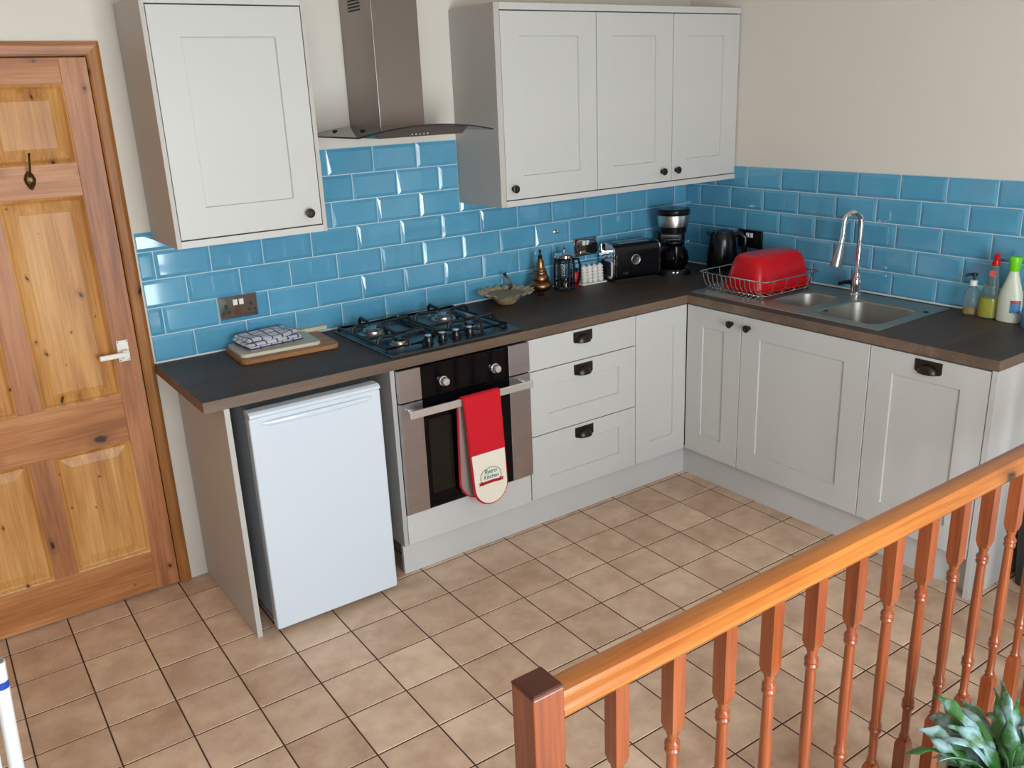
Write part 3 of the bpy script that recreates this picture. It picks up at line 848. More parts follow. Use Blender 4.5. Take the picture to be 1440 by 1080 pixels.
# ------------------------------------------------------------------ double oven glove over the handle
gl = thing('oven_glove', 'red quilted double oven glove with a cream pocket hanging from the oven handle', 'oven glove', (-1.77, -.66, .27))
def glove_outline(xc_top, xc_bot, wt, wb, ztop, zbot, n=14):
    r = wb/2
    L_ = [(xc_top-wt/2, ztop)]; 
    L_ += [(xc_bot-wb/2, zbot+r)]
    L_ += [(xc_bot - r*math.cos(PI*i/n), zbot+r - r*math.sin(PI*i/n)) for i in range(1, n)]
    L_ += [(xc_bot+wb/2, zbot+r), (xc_top+wt/2, ztop)]
    return L_
# front flap
def flap(y0top, y0bot, out, th, ztop, zbot):
    bm = nb()
    def yy(z): t = (ztop-z)/(ztop-zbot); return y0top+(y0bot-y0top)*t
    a = [bm.verts.new((x, yy(z), z)) for x, z in out]; b = [bm.verts.new((x, yy(z)+th, z)) for x, z in out]
    n = len(out); bm.faces.new(a); bm.faces.new(b[::-1])
    for i in range(n): bm.faces.new([a[i], b[i], b[(i+1) % n], a[(i+1) % n]])
    return bm
of = glove_outline(-1.777, -1.768, .172, .166, .716, .268)
obj('front_flap', flap(-.667, -.690, of, .008, .716, .268), M_redt, gl, bevel=.003, label='dark red edge binding')
red = [(x, z) for x, z in [(-1.777-.083, .716), (-1.771-.078, .490), (-1.771+.078, .490), (-1.777+.083, .716)]]
obj('quilted_panel', flap(-.6695, -.6815, red, .003, .716, .490), M_redc, gl)
cr_ = [(-1.771-.077, .488)] + [(-1.768 - .0745*math.cos(PI*i/16), .350 - .0745*math.sin(PI*i/16)) for i in range(0, 17)] + [(-1.771+.077, .488)]
def yfl(z): t = (.716-z)/(.448); return -.667-.023*t
bm = nb()
a = [bm.verts.new((x, yfl(z)-.0035, z)) for x, z in cr_]; b = [bm.verts.new((x, yfl(z)-.0005, z)) for x, z in cr_]
bm.faces.new(a); bm.faces.new(b[::-1])
for i in range(len(cr_)): bm.faces.new([a[i], b[i], b[(i+1) % len(cr_)], a[(i+1) % len(cr_)]])
pk = obj('cream_pocket', bm, M_cream, gl, label='cream pocket with a printed badge')
# fold over the handle
bm = nb(); prof = []
for i in range(9):
    an = PI*i/8; prof.append((-.651 - .0175*math.cos(an), .716+.014*math.sin(an)))
lo = [[(x, y, z) for y, z in prof] for x in (-1.862, -1.691)]
vs = [[bm.verts.new(p) for p in l] for l in lo]; inn = [[bm.verts.new((x, -.651+(y+.651)*.72, .716+(z-.716)*.6)) for y, z in prof] for x in (-1.862, -1.691)]
for i in range(8):
    bm.faces.new([vs[0][i], vs[1][i], vs[1][i+1], vs[0][i+1]]); bm.faces.new([inn[0][i], inn[0][i+1], inn[1][i+1], inn[1][i]])
    bm.faces.new([vs[0][i], vs[0][i+1], inn[0][i+1], inn[0][i]]); bm.faces.new([vs[1][i], inn[1][i], inn[1][i+1], vs[1][i+1]])
for k in (0, 8): bm.faces.new([vs[0][k], inn[0][k], inn[1][k], vs[1][k]])
obj('fold', bm, M_redc, gl)
ob_ = glove_outline(-1.790, -1.800, .160, .166, .716, .290)
obj('back_flap', flap(-.634, -.640, ob_, .010, .716, .290), M_redt, gl, bevel=.003)
obj('terry_lining', flap(-.6362, -.6422, glove_outline(-1.790, -1.800, .150, .154, .714, .297), .003, .714, .297), M_grey, gl, label='grey terry lining')
# badge print, tilted to lie on the pocket
ang = math.atan2(.023, .448)
Mp = T(-1.768, yfl(.392)-.0042, .392) @ RX(PI/2 + 0) @ RX(-ang*0)
def on_pocket(bm2):
    for v in bm2.verts:
        z = v.co.z; v.co.y = yfl(z) - .0036 - (v.co.y - Mp.translation.y)*-1*0 - .0004
    return bm2
arcp = [(-.047, -.026), (-.049, -.006), (-.046, .010), (-.036, .022), (-.018, .030), (0, .033), (.018, .030), (.036, .022), (.046, .010), (.049, -.006), (.047, -.026)]
bm = nb(); ptsb = [(-1.768+x, yfl(.392+z)-.0040, .392+z) for x, z in arcp]
tube(bm, ptsb, .0016, 6, flat=(1, 1))
obj('badge_outline', bm, M_greyp, pk)
bm = nb()
ml = [(x, -.024+.004*math.cos(x/.06*PI/2)) for x in (-.046, -.03, -.015, 0, .015, .03, .046)]
up_ = [(-1.768+x, z+.392) for x, z in ml]; dn = [(-1.768+x, z+.392-.012) for x, z in ml[::-1]]
tail = lambda s: [(-1.768+s*.040, .362), (-1.768+s*.060, .356), (-1.768+s*.054, .363), (-1.768+s*.060, .370), (-1.768+s*.040, .374)]
for poly in (up_+dn, tail(1), tail(-1)):
    a = [bm.verts.new((x, yfl(z)-.0044, z)) for x, z in poly]; b = [bm.verts.new((x, yfl(z)-.0036, z)) for x, z in poly]
    bm.faces.new(a); bm.faces.new(b[::-1])
    for i in range(len(poly)): bm.faces.new([a[i], b[i], b[(i+1) % len(poly)], a[(i+1) % len(poly)]])
obj('badge_ribbon', bm, M_redt, pk)
for s, zz, sz in (('Retro', .408, .025), ('Kitchen', .386, .023)):
    bm = text_bm(s, sz, T(-1.768, yfl(zz)-.0038, zz) @ RX(PI/2), depth=.0003, shear=.25, bold=.0005)
    obj('lettering', bm, M_teal, pk, recalc=False)

# ------------------------------------------------------------------ gas hob
hb = thing('gas_hob', 'stainless steel four-burner gas hob with black cast iron pan supports', 'hob', (-1.80, -.31, WT))
HX0, HX1, HY0, HY1 = -2.094, -1.508, -.568, -.052
bm = nb(); stack(bm, Matrix(((1,0,0,0),(0,0,1,0),(0,-1,0,0),(0,0,0,1))), HX0, HX1, HY0, HY1, [(0, WT+.0006), (.0, WT+.004), (.004, WT+.008), (.016, WT+.0065)], back=WT+.0005)
obj('hob_plate', bm, M_hob, hb)
burn = [(-1.985, -.205, .040), (-1.985, -.425, .026), (-1.655, -.205, .036), (-1.655, -.415, .028)]
for x, y, r in burn:
    bm = nb(); lathe(bm, [(r*1.5, 0), (r*1.5, .003), (r*1.1, .005), (r*1.05, .014), (r*.98, .016)], T(x, y, WT+.0065), 32)
    bb = obj('burner', bm, M_steel, hb, smooth=True)
    bm = nb(); lathe(bm, [(r*.95, 0), (r*.98, .004), (r*.85, .008), (0, .009)], T(x, y, WT+.0225), 32)
    obj('burner_cap', bm, M_black if r < .03 else M_steel, bb, smooth=True)
for k in range(4):
    x, y = -1.900+k*.0625, -.500+.016*(k % 2)*0
    bm = nb(); lathe(bm, [(.0195, 0), (.0195, .006), (.0165, .009), (.0150, .028), (.0125, .032), (0, .033)], T(x, y, WT+.0065), 24)
    obj('control_knob', bm, [M_black], hb, smooth=True)
    bm = nb(); lathe(bm, [(.0135, 0), (.012, .003), (0, .0032)], T(x, y, WT+.0392), 24)
    o = obj('knob_cap', bm, M_chrome, hb.children[-1], smooth=True)
def support(poly, pairs, bars):
    bm = nb(); zb = WT+.020
    tube(bm, [(x, y, zb) for x, y in poly], .0068, 6, closed=True)
    for (x, y) in poly: tube(bm, [(x, y, WT+.0062), (x, y, zb)], .0075, 6)
    for (a, b, c, d) in bars: tube(bm, [(a, b, zb), (c, d, zb)], .0062, 6)
    for (x, y, rr, reach) in pairs:
        for (ex, ey) in reach:
            dx_, dy_ = ex-x, ey-y; L_ = math.hypot(dx_, dy_); ux, uy = dx_/L_, dy_/L_
            tube(bm, [(ex, ey, zb-.002), (ex-ux*.004, ey-uy*.004, WT+.040), (ex-ux*.016, ey-uy*.016, WT+.050), (ex-ux*.034, ey-uy*.034, WT+.047), (x+ux*rr*1.15, y+uy*rr*1.15, WT+.044), (x+ux*rr*.85, y+uy*rr*.85, WT+.037)], [.0075, .0075, .0072, .0066, .006, .004], 6)
    return bm
LP = [(-2.078, -.078), (-1.815, -.078), (-1.815, -.395), (-1.925, -.505), (-2.078, -.505)]
RP = [(-1.795, -.078), (-1.535, -.078), (-1.535, -.495), (-1.650, -.495), (-1.795, -.385)]
obj('pan_support', support(LP, [(burn[0][0], burn[0][1], burn[0][2], [(-2.078, -.205), (-1.815, -.205), (-1.985, -.078), (-1.985, -.318)]), (burn[1][0], burn[1][1], burn[1][2], [(-2.078, -.425), (-1.875, -.445), (-1.985, -.318), (-1.985, -.505)])], [(-2.078, -.318, -1.815, -.318)]), M_iron, hb, smooth=True)
obj('pan_support', support(RP, [(burn[2][0], burn[2][1], burn[2][2], [(-1.795, -.205), (-1.535, -.205), (-1.655, -.078), (-1.655, -.318)]), (burn[3][0], burn[3][1], burn[3][2], [(-1.755, -.410), (-1.535, -.415), (-1.655, -.318), (-1.650, -.495)])], [(-1.795, -.318, -1.535, -.318)]), M_iron, hb, smooth=True)

# ------------------------------------------------------------------ sink, tap
sk = thing('kitchen_sink', 'stainless steel one and a half bowl sink with drainer set in the worktop', 'sink', (-.29, -1.04, WT))
def sink_bm():
    bm = nb(); z = WT+.004
    B1 = (-.485, -.165, -1.478, -1.172)   # main bowl
    B2 = (-.435, -.175, -1.118, -.925)    # half bowl
    outer = rrect(SX0, SX1, SY0, SY1, .02, 4)
    # grid sheet with holes
    gx = sorted({SX0, SX1, B1[0], B1[1], B2[0], B2[1]}); gy = sorted({SY0, SY1, B1[2], B1[3], B2[2], B2[3]})
    V = {}
    def v(i, j):
        if (i, j) not in V: V[(i, j)] = bm.verts.new((gx[i], gy[j], z))
        return V[(i, j)]
    for i in range(len(gx)-1):
        for j in range(len(gy)-1):
            cx, cy = (gx[i]+gx[i+1])/2, (gy[j]+gy[j+1])/2
            if any(a < cx < b and c < cy < d for a, b, c, d in (B1, B2)): continue
            bm.faces.new([v(i, j), v(i+1, j), v(i+1, j+1), v(i, j+1)])
    # skirt
    loft(bm, [[(x, y, z) for x, y in ((SX0, SY0), (SX1, SY0), (SX1, SY1), (SX0, SY1))], [(x, y, WT+.0006) for x, y in ((SX0-.002, SY0-.002), (SX1+.002, SY0-.002), (SX1+.002, SY1+.002), (SX0-.002, SY1+.002))]], False, False)
    # bowls: corner fill from square to rounded then down
    for (a, b, c, d), dep in ((B1, .15), (B2, .11)):
        n = 5; r = .055
        def ring(ins, zz, rr):
            return [(x, y, zz) for x, y in rrect(a+ins, b-ins, c+ins, d-ins, rr, n)]
        sq = []
        for k, (px, py) in enumerate(((b, c), (b, d), (a, d), (a, c))):
            sq += [(px, py, z)]*(n+1)
        R = [ring(0.0, z-.0005, r), ring(.006, z-.006, r), ring(.012, z-dep*.5, r), ring(.022, z-dep*.9, r), ring(.045, z-dep, r*.8)]
        loft(bm, R, False, True)
        # flat corner webs
        rr = ring(0.0, z-.0005, r)
        for k, (px, py) in enumerate(((b, c), (b, d), (a, d), (a, c))):
            cv = bm.verts.new((px, py, z)); seg = rr[k*(n+1):(k+1)*(n+1)]
            sv = [bm.verts.new(p) for p in seg]
            for q in range(n): bm.faces.new([cv, sv[q], sv[q+1]])
    return bm, B1, B2
bm, B1, B2 = sink_bm()
bmesh.ops.remove_doubles(bm, verts=bm.verts[:], dist=1e-5)
so = obj('sink_top', bm, M_sink, sk, smooth=True, angle=25)
bm = nb()
for k in range(9):
    x = -.475+k*.044
    tube(bm, [(x, -.895, WT+.0042), (x, -.60, WT+.0055)], .0035, 6)
islands(bm, 'drainer_rib', M_sink, sk, smooth=True)
bm = nb(); lathe(bm, [(.030, 0), (.030, .003), (.020, .004), (0, .003)], T(-.325, -1.325, WT+.004-.1495), 24); lathe(bm, [(.024, 0), (.024, .003), (.015, .004), (0, .003)], T(-.305, -1.02, WT+.004-.1095), 24)
islands(bm, 'plug_hole', M_chrome, sk, smooth=True)
bm = nb(); lathe(bm, [(.010, 0), (.010, .002), (.006, .003), (0, .003)], T(-.425, -1.208, WT+.0042), 16); lathe(bm, [(.010, 0), (.010, .002), (.006, .003), (0, .003)], T(-.170, -1.492, WT+.0042) , 16)
islands(bm, 'overflow_cap', M_blackm, sk)

tp = thing('kitchen_tap', 'tall chrome swan-neck mixer tap with pull-out spray head behind the sink bowls', 'tap', (-.105, -1.125, WT+.004))
tx, ty = -.105, -1.125
bm = nb()
lathe(bm, [(.026, 0), (.026, .006), (.021, .012), (.021, .05), (.0195, .075), (.015, .085), (.013, .10)], T(tx, ty, WT+.0045), 28)
obj('base', bm, M_chrome, tp, smooth=True)
bm = nb(); dx, dy = -.92, .39
top_z = 1.238; R_ = .040
pts = [(tx, ty, WT+.10), (tx, ty, 1.05), (tx, ty, 1.15), (tx, ty, top_z-.01)]
for i in range(0, 11):
    an = math.radians(180-i*17.2)
    q = R_+R_*math.cos(an)
    pts.append((tx+dx*q, ty+dy*q, top_z+R_*math.sin(an)*.95))
lastq = R_+R_*math.cos(math.radians(8))
pts.append((tx+dx*(lastq+.003), ty+dy*(lastq+.003), top_z-.05)); pts.append((tx+dx*(lastq+.008), ty+dy*(lastq+.008), 1.150))
tube(bm, pts, .0115, 14)
obj('spout', bm, M_chrome, tp, smooth=True)
ex = Vector((tx+dx*(lastq+.008), ty+dy*(lastq+.008), 1.152)); ex2 = Vector((tx+dx*(lastq+.026), ty+dy*(lastq+.026), 1.050))
bm = nb(); dv = (ex2-ex)
tube(bm, [ex, ex+dv*.1, ex+dv*.5, ex+dv*.95, ex2], [.0115, .014, .0185, .0245, .0235], 18)
obj('spray_head', bm, M_steel, tp, smooth=True)
bm = nb(); tube(bm, [(tx, ty, WT+.055), (tx+.010, ty+.030, WT+.058), (tx+.015, ty+.075, WT+.050)], [.013, .012, .008], 12); tube(bm, [(tx+.015, ty+.070, WT+.050), (tx-.01, ty+.078, WT+.047)], [.009, .008], 10)
obj('lever', bm, M_black, tp, smooth=True)

# ------------------------------------------------------------------ dish rack + washing-up bowl
rk = thing('dish_rack', 'chromed wire dish rack standing on the sink drainer', 'dish rack', (-.30, -.75, WT+.006))
X0, X1, Y0, Y1 = -.490, -.115, -.945, -.555
bm = nb(); w = .0024
def rail_loop(ins, z, r=w): 
    p = rrect(X0+ins, X1-ins, Y0+ins, Y1-ins, .025, 4); tube(bm, [(x, y, z) for x, y in p], r, 6, closed=True)
rail_loop(0, 1.000, .0032); rail_loop(.028, WT+.020)
obj('rim', bm, M_wire, rk, smooth=True)
bm = nb()
k = 0
yy_ = Y0+.03
def wire(side, t):
    if side == 'W':
        tube(bm, [(X0, t, 1.0), (X0+.006, t, .965), (X0+.024, t, WT+.030), (X0+.030, t, WT+.013), (X0+.006, t, WT+.010)], w, 6)
    if side == 'E':
        tube(bm, [(X1, t, 1.0), (X1-.006, t, .965), (X1-.028, t, WT+.020)], w, 6)
    if side == 'S': tube(bm, [(t, Y0, 1.0), (t, Y0+.006, .965), (t, Y0+.028, WT+.020)], w, 6)
    if side == 'N': tube(bm, [(t, Y1, 1.0), (t, Y1-.006, .965), (t, Y1-.028, WT+.020)], w, 6)
for i in range(13): wire('W', Y0+.035+i*(Y1-Y0-.07)/12)
for i in range(7): wire('E', Y0+.05+i*(Y1-Y0-.10)/6)
for i in range(4): wire('S', X0+.06+i*(X1-X0-.12)/3)
for i in range(4): wire('N', X0+.06+i*(X1-X0-.12)/3)
islands(bm, 'side_wire', M_wire, rk, smooth=True)
bm = nb()
for i in range(9): x = X0+.05+i*(X1-X0-.10)/8; tube(bm, [(x, Y0+.028, WT+.020), (x, Y1-.028, WT+.020)], w*.9, 6)
for x in (X0+.04, X1-.04):
    for y in (Y0+.05, Y1-.05): tube(bm, [(x, y, WT+.006), (x, y, WT+.020)], .004, 6)
obj('base_wires', bm, M_wire, rk, smooth=True)

wb_ = thing('washing_up_bowl', 'red plastic washing-up bowl upside down in the wire dish rack', 'bowl', (-.262, -.772, WT+.022), rz=math.radians(-3))
bm = nb(); HX, HY = .188, .117
zs = [(0, 0.0, .050), (.000, .010, .050), (.010, .012, .048), (.013, .050, .050), (.024, .110, .052), (.034, .138, .050), (.048, .152, .044), (.070, .157, .030)]
outer = [[(x, y, z) for x, y in rrect(-HX+i_, HX-i_, -HY+i_, HY-i_, max(r_, .01), 6)] for i_, z, r_ in zs]
inner = [[(x, y, z) for x, y in rrect(-HX+i_+.003, HX-i_-.003, -HY+i_+.003, HY-i_-.003, max(r_, .01), 6)] for i_, z, r_ in [(.014, 0.001, .046), (.017, .05, .046), (.028, .11, .048), (.038, .134, .046), (.052, .148, .04)]]
loft(bm, inner[::-1]+outer, True, True)
obj('bowl', bm, M_red, wb_, local=True, smooth=True, angle=45)

# ------------------------------------------------------------------ items on the worktop
Z = WT+.0005
# chopping boards, towel
o = obj('chopping_board', loft(nb(), [[(x, y, z) for x, y in rrect(-.19, .19, -.128+i_, .128-i_, .03, 5)] for i_, z in ((.002, 0), (0, .003), (0, .013), (.002, .016))]), M_boardb, bevel=0)
tag(o, 'brown wooden chopping board with rounded corners, lowest of the pile left of the hob', 'chopping board', group=None)
o.location = (-2.352, -.152, Z); o.rotation_euler = (0, 0, math.radians(-3.0))
o = obj('chopping_board', loft(nb(), [[(x, y, z) for x, y in rrect(-.155+i_, .155-i_, -.10+i_, .10-i_, .02, 5)] for i_, z in ((.001, 0), (0, .002), (0, .011), (.001, .013))]), M_boardw)
tag(o, 'pale cream chopping board on top of the brown board, under the tea towel', 'chopping board')
o.location = (-2.378, -.140, Z+.0165); o.rotation_euler = (0, 0, math.radians(-3.0))
o = obj('serving_board', loft(nb(), [[(x, y, z) for x, y in rrect(-.11, .11, -.018, .018, .008, 4)] for z in (0, .016)]), M_boardw)
tag(o, 'thin pale board lying against the splashback, sticking out behind the pile of boards', 'board')
o.location = (-2.222, -.024, Z+.017); o.rotation_euler = (0, 0, math.radians(0))
# tea towel: folded, layered cloth with soft edges
def towel():
    bm = nb(); uv = bm.loops.layers.uv.new('UVMap')
    hx, hy = .118, .082
    layers = 3; nx, ny = 20, 16; H = .013
    for L_ in range(layers):
        z0 = L_*H; sx = 1-.05*L_*(random.random()); ox = random.uniform(-.006, .006); oy = random.uniform(-.005, .005)
        grid = []
        for side in (0, 1):
            g = []
            for j in range(ny+1):
                row = []
                for i in range(nx+1):
                    u, v = i/nx*2-1, j/ny*2-1
                    e = max(abs(u), abs(v))
                    ed = max(0, (e-.86)/.14)
                    rr = 1-(abs(u)**8+abs(v)**8)*.04
                    hh = H*.47*math.sqrt(max(0, 1-ed**2))
                    wv = .0035*math.sin(u*4+L_*2)*math.cos(v*3.1+L_)*(.4+L_*.5)
                    zz = z0+H/2+(hh if side else -hh)+(wv if L_ else wv*.15 if side else 0)+.001
                    row.append(bm.verts.new((u*hx*sx*rr+ox, v*hy*sx*rr+oy, max(zz, .0006))))
                g.append(row)
            grid.append(g)
        for side, g in enumerate(grid):
            for j in range(ny):
                for i in range(nx):
                    q = [g[j][i], g[j][i+1], g[j+1][i+1], g[j+1][i]]
                    uvq = [(i, j), (i+1, j), (i+1, j+1), (i, j+1)]
                    if not side: q = q[::-1]; uvq = uvq[::-1]
                    f = bm.faces.new(q); f.smooth = True
                    for l, (a, b) in zip(f.loops, uvq): l[uv].uv = (a/nx*5.2+.3*L_, b/ny*4.0+.2*L_)
        # rim
        rim = lambda g: [g[0][i] for i in range(nx)]+[g[j][nx] for j in range(ny)]+[g[ny][i] for i in range(nx, 0, -1)]+[g[j][0] for j in range(ny, 0, -1)]
        a, b = rim(grid[0]), rim(grid[1]); n = len(a)
        for i in range(n):
            f = bm.faces.new([a[i], a[(i+1) % n], b[(i+1) % n], b[i]]); f.smooth = True
            for l, (p, q) in zip(f.loops, ((i, 0), (i+1, 0), (i+1, .3), (i, .3))): l[uv].uv = (p*.26, q+.4)
    return bm
o = obj('tea_towel', towel(), M_towel, smooth=True, angle=80, recalc=True)
tag(o, 'folded white tea towel with dark blue checks on the pale chopping board', 'tea towel')
o.location = (-2.393, -.120, Z+.030); o.rotation_euler = (0, 0, math.radians(5))

# double sockets
def socket(name, plane, pos, uc, vc, mat_plate, mat_sw, label, w=.150, h=.088):
    M = front_M(plane, pos)
    c = M @ Vector((uc, 0, vc-h/2))
    s = thing(name, label, 'socket', tuple(c))
    bm = nb(); stack(bm, M, uc-w/2, uc+w/2, vc-h/2, vc+h/2, [(0, .001), (0, .007), (.003, .010), (.012, .010)], back=.000)
    obj('plate', bm, mat_plate, s)
    for sgn in (-1, 1):
        cx = uc+sgn*.036
        bm = nb(); stack(bm, M, uc+sgn*.012-.0085, uc+sgn*.012+.0085, vc+.008, vc+.030, [(0, .0102), (0, .0125), (.0015, .0140)], back=.0101)
        obj('rocker_switch', bm, mat_sw, s)
        bm = nb()
        box(bm, cx-.004+sgn*.014, cx+.004+sgn*.014, -.0106, -.0101, vc-.002, vc+.014, M)
        for t in (-.011, .011): box(bm, cx+sgn*.014+t-.0045, cx+sgn*.014+t+.0045, -.0106, -.0101, vc-.020, vc-.014, M)
        islands(bm, 'pin_hole', M_blackm, s)
    return s
socket('wall_socket', 'B', -.0078, -2.456, 1.075, M_chrome, M_whitep, 'chrome double wall socket above the chopping boards')
socket('wall_socket', 'B', -.0078, -.712, 1.082, M_chrome, M_whitep, 'chrome double wall socket above the white rack, left of the toaster', w=.142)
socket('wall_socket', 'R', -.0078, .452, 1.079, M_black, M_whitep, 'black double wall socket behind the red bowl')
# plug in socket 2
o = obj('wall_plug', loft(nb(), [[(-.675+x, y, 1.075+z) for x, z in rrect(-.024+i_, .024-i_, -.026+i_, .026-i_, .008, 4)] for i_, y in ((0, -.0182), (0, -.036), (.006, -.044))]), M_black, bevel=0)
tag(o, 'black plug pushed into the chrome socket beside the toaster', 'plug')
# small hook on tile
bm = nb(); lathe(bm, [(.010, 0), (.010, .004), (.006, .006), (.005, .018), (.007, .022), (0, .024)], T(-.893, -.0078, 1.176) @ RX(PI/2), 16)
tag(obj('wall_hook', bm, M_chrome, smooth=True), 'tiny chrome hook on the blue tiles above the cafetiere', 'hook')

# shell bowl
sb = thing('decorative_bowl', 'beige scalloped shell bowl with a ruffled rim, right of the hob', 'bowl', (-1.285, -.142, Z))
bm = nb(); n = 72; loops = []
prof = [(.028, 0), (.036, .002), (.050, .014), (.070, .036), (.092, .050), (.112, .056), (.126, .058)]
for r, z in prof:
    amp = max(0, (z-.01))/.05*.055
    loops.append([(r*(1+amp*math.cos(19*a))*math.cos(a), r*(1+amp*math.cos(19*a))*math.sin(a)*1.0, z+max(0, z-.03)*.22*math.cos(19*a)) for a in [2*PI*i/n for i in range(n)]])
inn = [[(x*.955, y*.955, z+.001) for x, y, z in l] for l in loops[::-1]]
inn = [[(x, y, max(z, .006)) for x, y, z in l] for l in inn]
loft(bm, loops+inn, True, True)
for f in bm.faces:
    pass
obj('bowl', bm, [M_shell], sb, local=True, smooth=True, angle=60)
bm = nb(); lathe(bm, [(.0, 0), (.086, .001), (.092, .002)], T(0, 0, .048), 40, caps=False)
obj('contents', bm, M_shellin, sb, local=True)
bm = nb()
h_ = [(.055, .055, .045), (.075, .062, .060), (.072, .070, .085), (.055, .078, .110), (.050, .080, .122)]
tube(bm, h_, [.007, .006, .0045, .006, .0095], 10)
obj('handle', bm, M_dbrass, sb, local=True, smooth=True, label='twisted handle ending in a dark knob')

# brass pot
bp_ = thing('brass_pot', 'ornate aged brass pot with a tapering ringed lid beside the shell bowl', 'pot', (-1.062, -.108, Z))
bm = nb(); lathe(bm, [(.017, 0), (.019, .003), (.013, .009), (.014, .012), (.034, .019), (.048, .030), (.0545, .043), (.053, .054), (.044, .064), (.036, .070)], None, 36); obj('body', bm, M_brass, bp_, local=True, smooth=True)
bm = nb(); lathe(bm, [(.037, .070), (.039, .074), (.038, .084), (.034, .094), (.029, .100), (.030, .104), (.029, .109), (.026, .113), (.027, .117), (.026, .121), (.021, .126), (.019, .134), (.0185, .150), (.015, .162), (.011, .172)], None, 36); obj('lid', bm, M_brass, bp_, local=True, smooth=True)
bm = nb(); lathe(bm, [(.008, .172), (.010, .178), (.011, .184), (.006, .190), (.005, .200), (.007, .206), (.002, .215), (0, .216)], None, 20); obj('finial', bm, M_dbrass, bp_, local=True, smooth=True)

# cafetiere
cf = thing('cafetiere', 'glass and dark metal cafetiere between the brass pot and the white rack', 'cafetiere', (-.905, -.088, Z))
bm = nb(); lathe(bm, [(.0, .010), (.042, .010), (.044, .014), (.044, .150), (.046, .156), (.043, .155), (.041, .150), (.041, .016), (.0, .014)], None, 36, caps=False); obj('glass_jug', bm, M_glass, cf, local=True, smooth=True)
bm = nb(); lathe(bm, [(.039, .0165), (.039, .060), (0, .060)], None, 30); obj('grounds', bm, M_coffee, cf, local=True, smooth=True)
bm = nb(); lathe(bm, [(.048, .155), (.048, .165), (.040, .172), (.012, .177), (.004, .178)], None, 32); lathe(bm, [(.0025, .178), (.0025, .190), (.009, .192), (.010, .198), (.006, .203), (0, .204)], None, 16); obj('lid', bm, M_chrome, cf, local=True, smooth=True)
bm = nb()
for z in (.004, .040, .130, .140):
    tube(bm, [(.0465*math.cos(a), .0465*math.sin(a), z+.004) for a in [2*PI*i/28 for i in range(28)]], .0032, 6, closed=True)
for a in (20, 80, 140, 200, 260, 320):
    c, s = math.cos(math.radians(a)), math.sin(math.radians(a)); tube(bm, [(.050*c, .050*s, 0), (.0465*c, .0465*s, .01), (.0465*c, .0465*s, .134)], .005, 6)
obj('frame', bm, M_blackm, cf, local=True, smooth=True)
bm = nb(); a = math.radians(-60); c, s = math.cos(a), math.sin(a)
tube(bm, [(.046*c, .046*s, .148), (.072*c, .072*s, .150), (.080*c, .080*s, .120), (.078*c, .078*s, .06), (.066*c, .066*s, .030), (.046*c, .046*s, .030)], .006, 10)
obj('handle', bm, M_black, cf, local=True, smooth=True)
# small red jar
jr = thing('spice_jar', 'small red jar with a dark lid between the cafetiere and the white rack', 'jar', (-.812, -.055, Z))
bm = nb(); lathe(bm, [(.017, 0), (.018, .003), (.018, .060), (.014, .068)], None, 24); obj('jar_body', bm, M_red, jr, local=True, smooth=True)
bm = nb(); lathe(bm, [(.015, .0681), (.0155, .082), (.013, .084)], None, 24); obj('lid', bm, M_black, jr, local=True, smooth=True)
# white rack of scalloped columns
wr = thing('ceramic_rack', 'white ceramic rack of four knobbly columns in front of a blue box', 'rack', (-.722, -.072, Z), rz=math.radians(-4))
bm = nb(); loft(bm, [[(x, y, z) for x, y in rrect(-.074, .074, -.032, .032, .008, 4)] for z in (0, .007)]); obj('base', bm, M_ceram, wr, local=True)
for k in range(4):
    x = -.048+k*.032
    bm = nb(); prof = [(.012, .0072)]
    for q in range(5):
        z = .012+q*.015; prof += [(.0115, z), (.0168, z+.0045), (.0168, z+.009), (.0115, z+.0145)]
    prof += [(.010, .088), (.004, .094), (0, .095)]
    lathe(bm, prof, T(x, -.008, 0) @ RX(math.radians(-4)), 18); obj('column', bm, M_ceram, wr, local=True, smooth=True, angle=70)
o = obj('storage_box', bx(-.792, -.655, -.036, -.010, Z, Z+.098), mat('pale_blue_card', hexc(110, 170, 196), rough=.6), bevel=.003)
tag(o, 'pale blue box against the tiles behind the white rack', 'box')

# toaster
to = thing('toaster', 'black two-slice toaster with chrome ends and a round dial badge', 'toaster', (-.592, -.104, Z), rz=math.radians(-12))
TL, TD, TH = .270, .148, .186
# local frame: long axis x from 0
def tsec(x, ins=0):
    p = rrect(-TD/2+ins, TD/2-ins, .012+ins, TH-ins, .038, 6)
    return [(x, y, z) for y, z in p]
ox = -.055
bm = nb(); loft(bm, [tsec(ox+.012), tsec(ox+TL-.012)]); obj('shell', bm, M_black, to, local=True, smooth=True)
for x0_, x1_ in ((ox, ox+.012), (ox+TL-.012, ox+TL)):
    bm = nb(); loft(bm, [tsec(x0_, .004), tsec(x0_+.003, .001), tsec(x1_-.002, .001), tsec(x1_, .004)]); obj('end_plate', bm, M_chrome, to, local=True, smooth=True, label='polished chrome end')
bm = nb()
for y in (-.030, .030): box(bm, ox+.05, ox+TL-.05, y-.013, y+.013, TH-.002, TH+.0006)
islands(bm, 'slot', M_steel, to, local=True)
bm = nb(); box(bm, ox-.022, ox, -.022, .022, .118, .132); obj('lever', bm, M_chrome, to, local=True, bevel=.003)
bm = nb(); box(bm, ox-.003, ox+.0005, -.045, .045, .030, .100); obj('control_recess', bm, M_blackm, to, local=True, bevel=.001)
bm = nb(); lathe(bm, [(.026, 0), (.026, .003), (.023, .005), (.020, .004), (0, .004)], T(ox+.125, -TD/2, .106) @ RX(PI/2), 32); db = obj('dial', bm, M_steel, to, local=True, smooth=True)
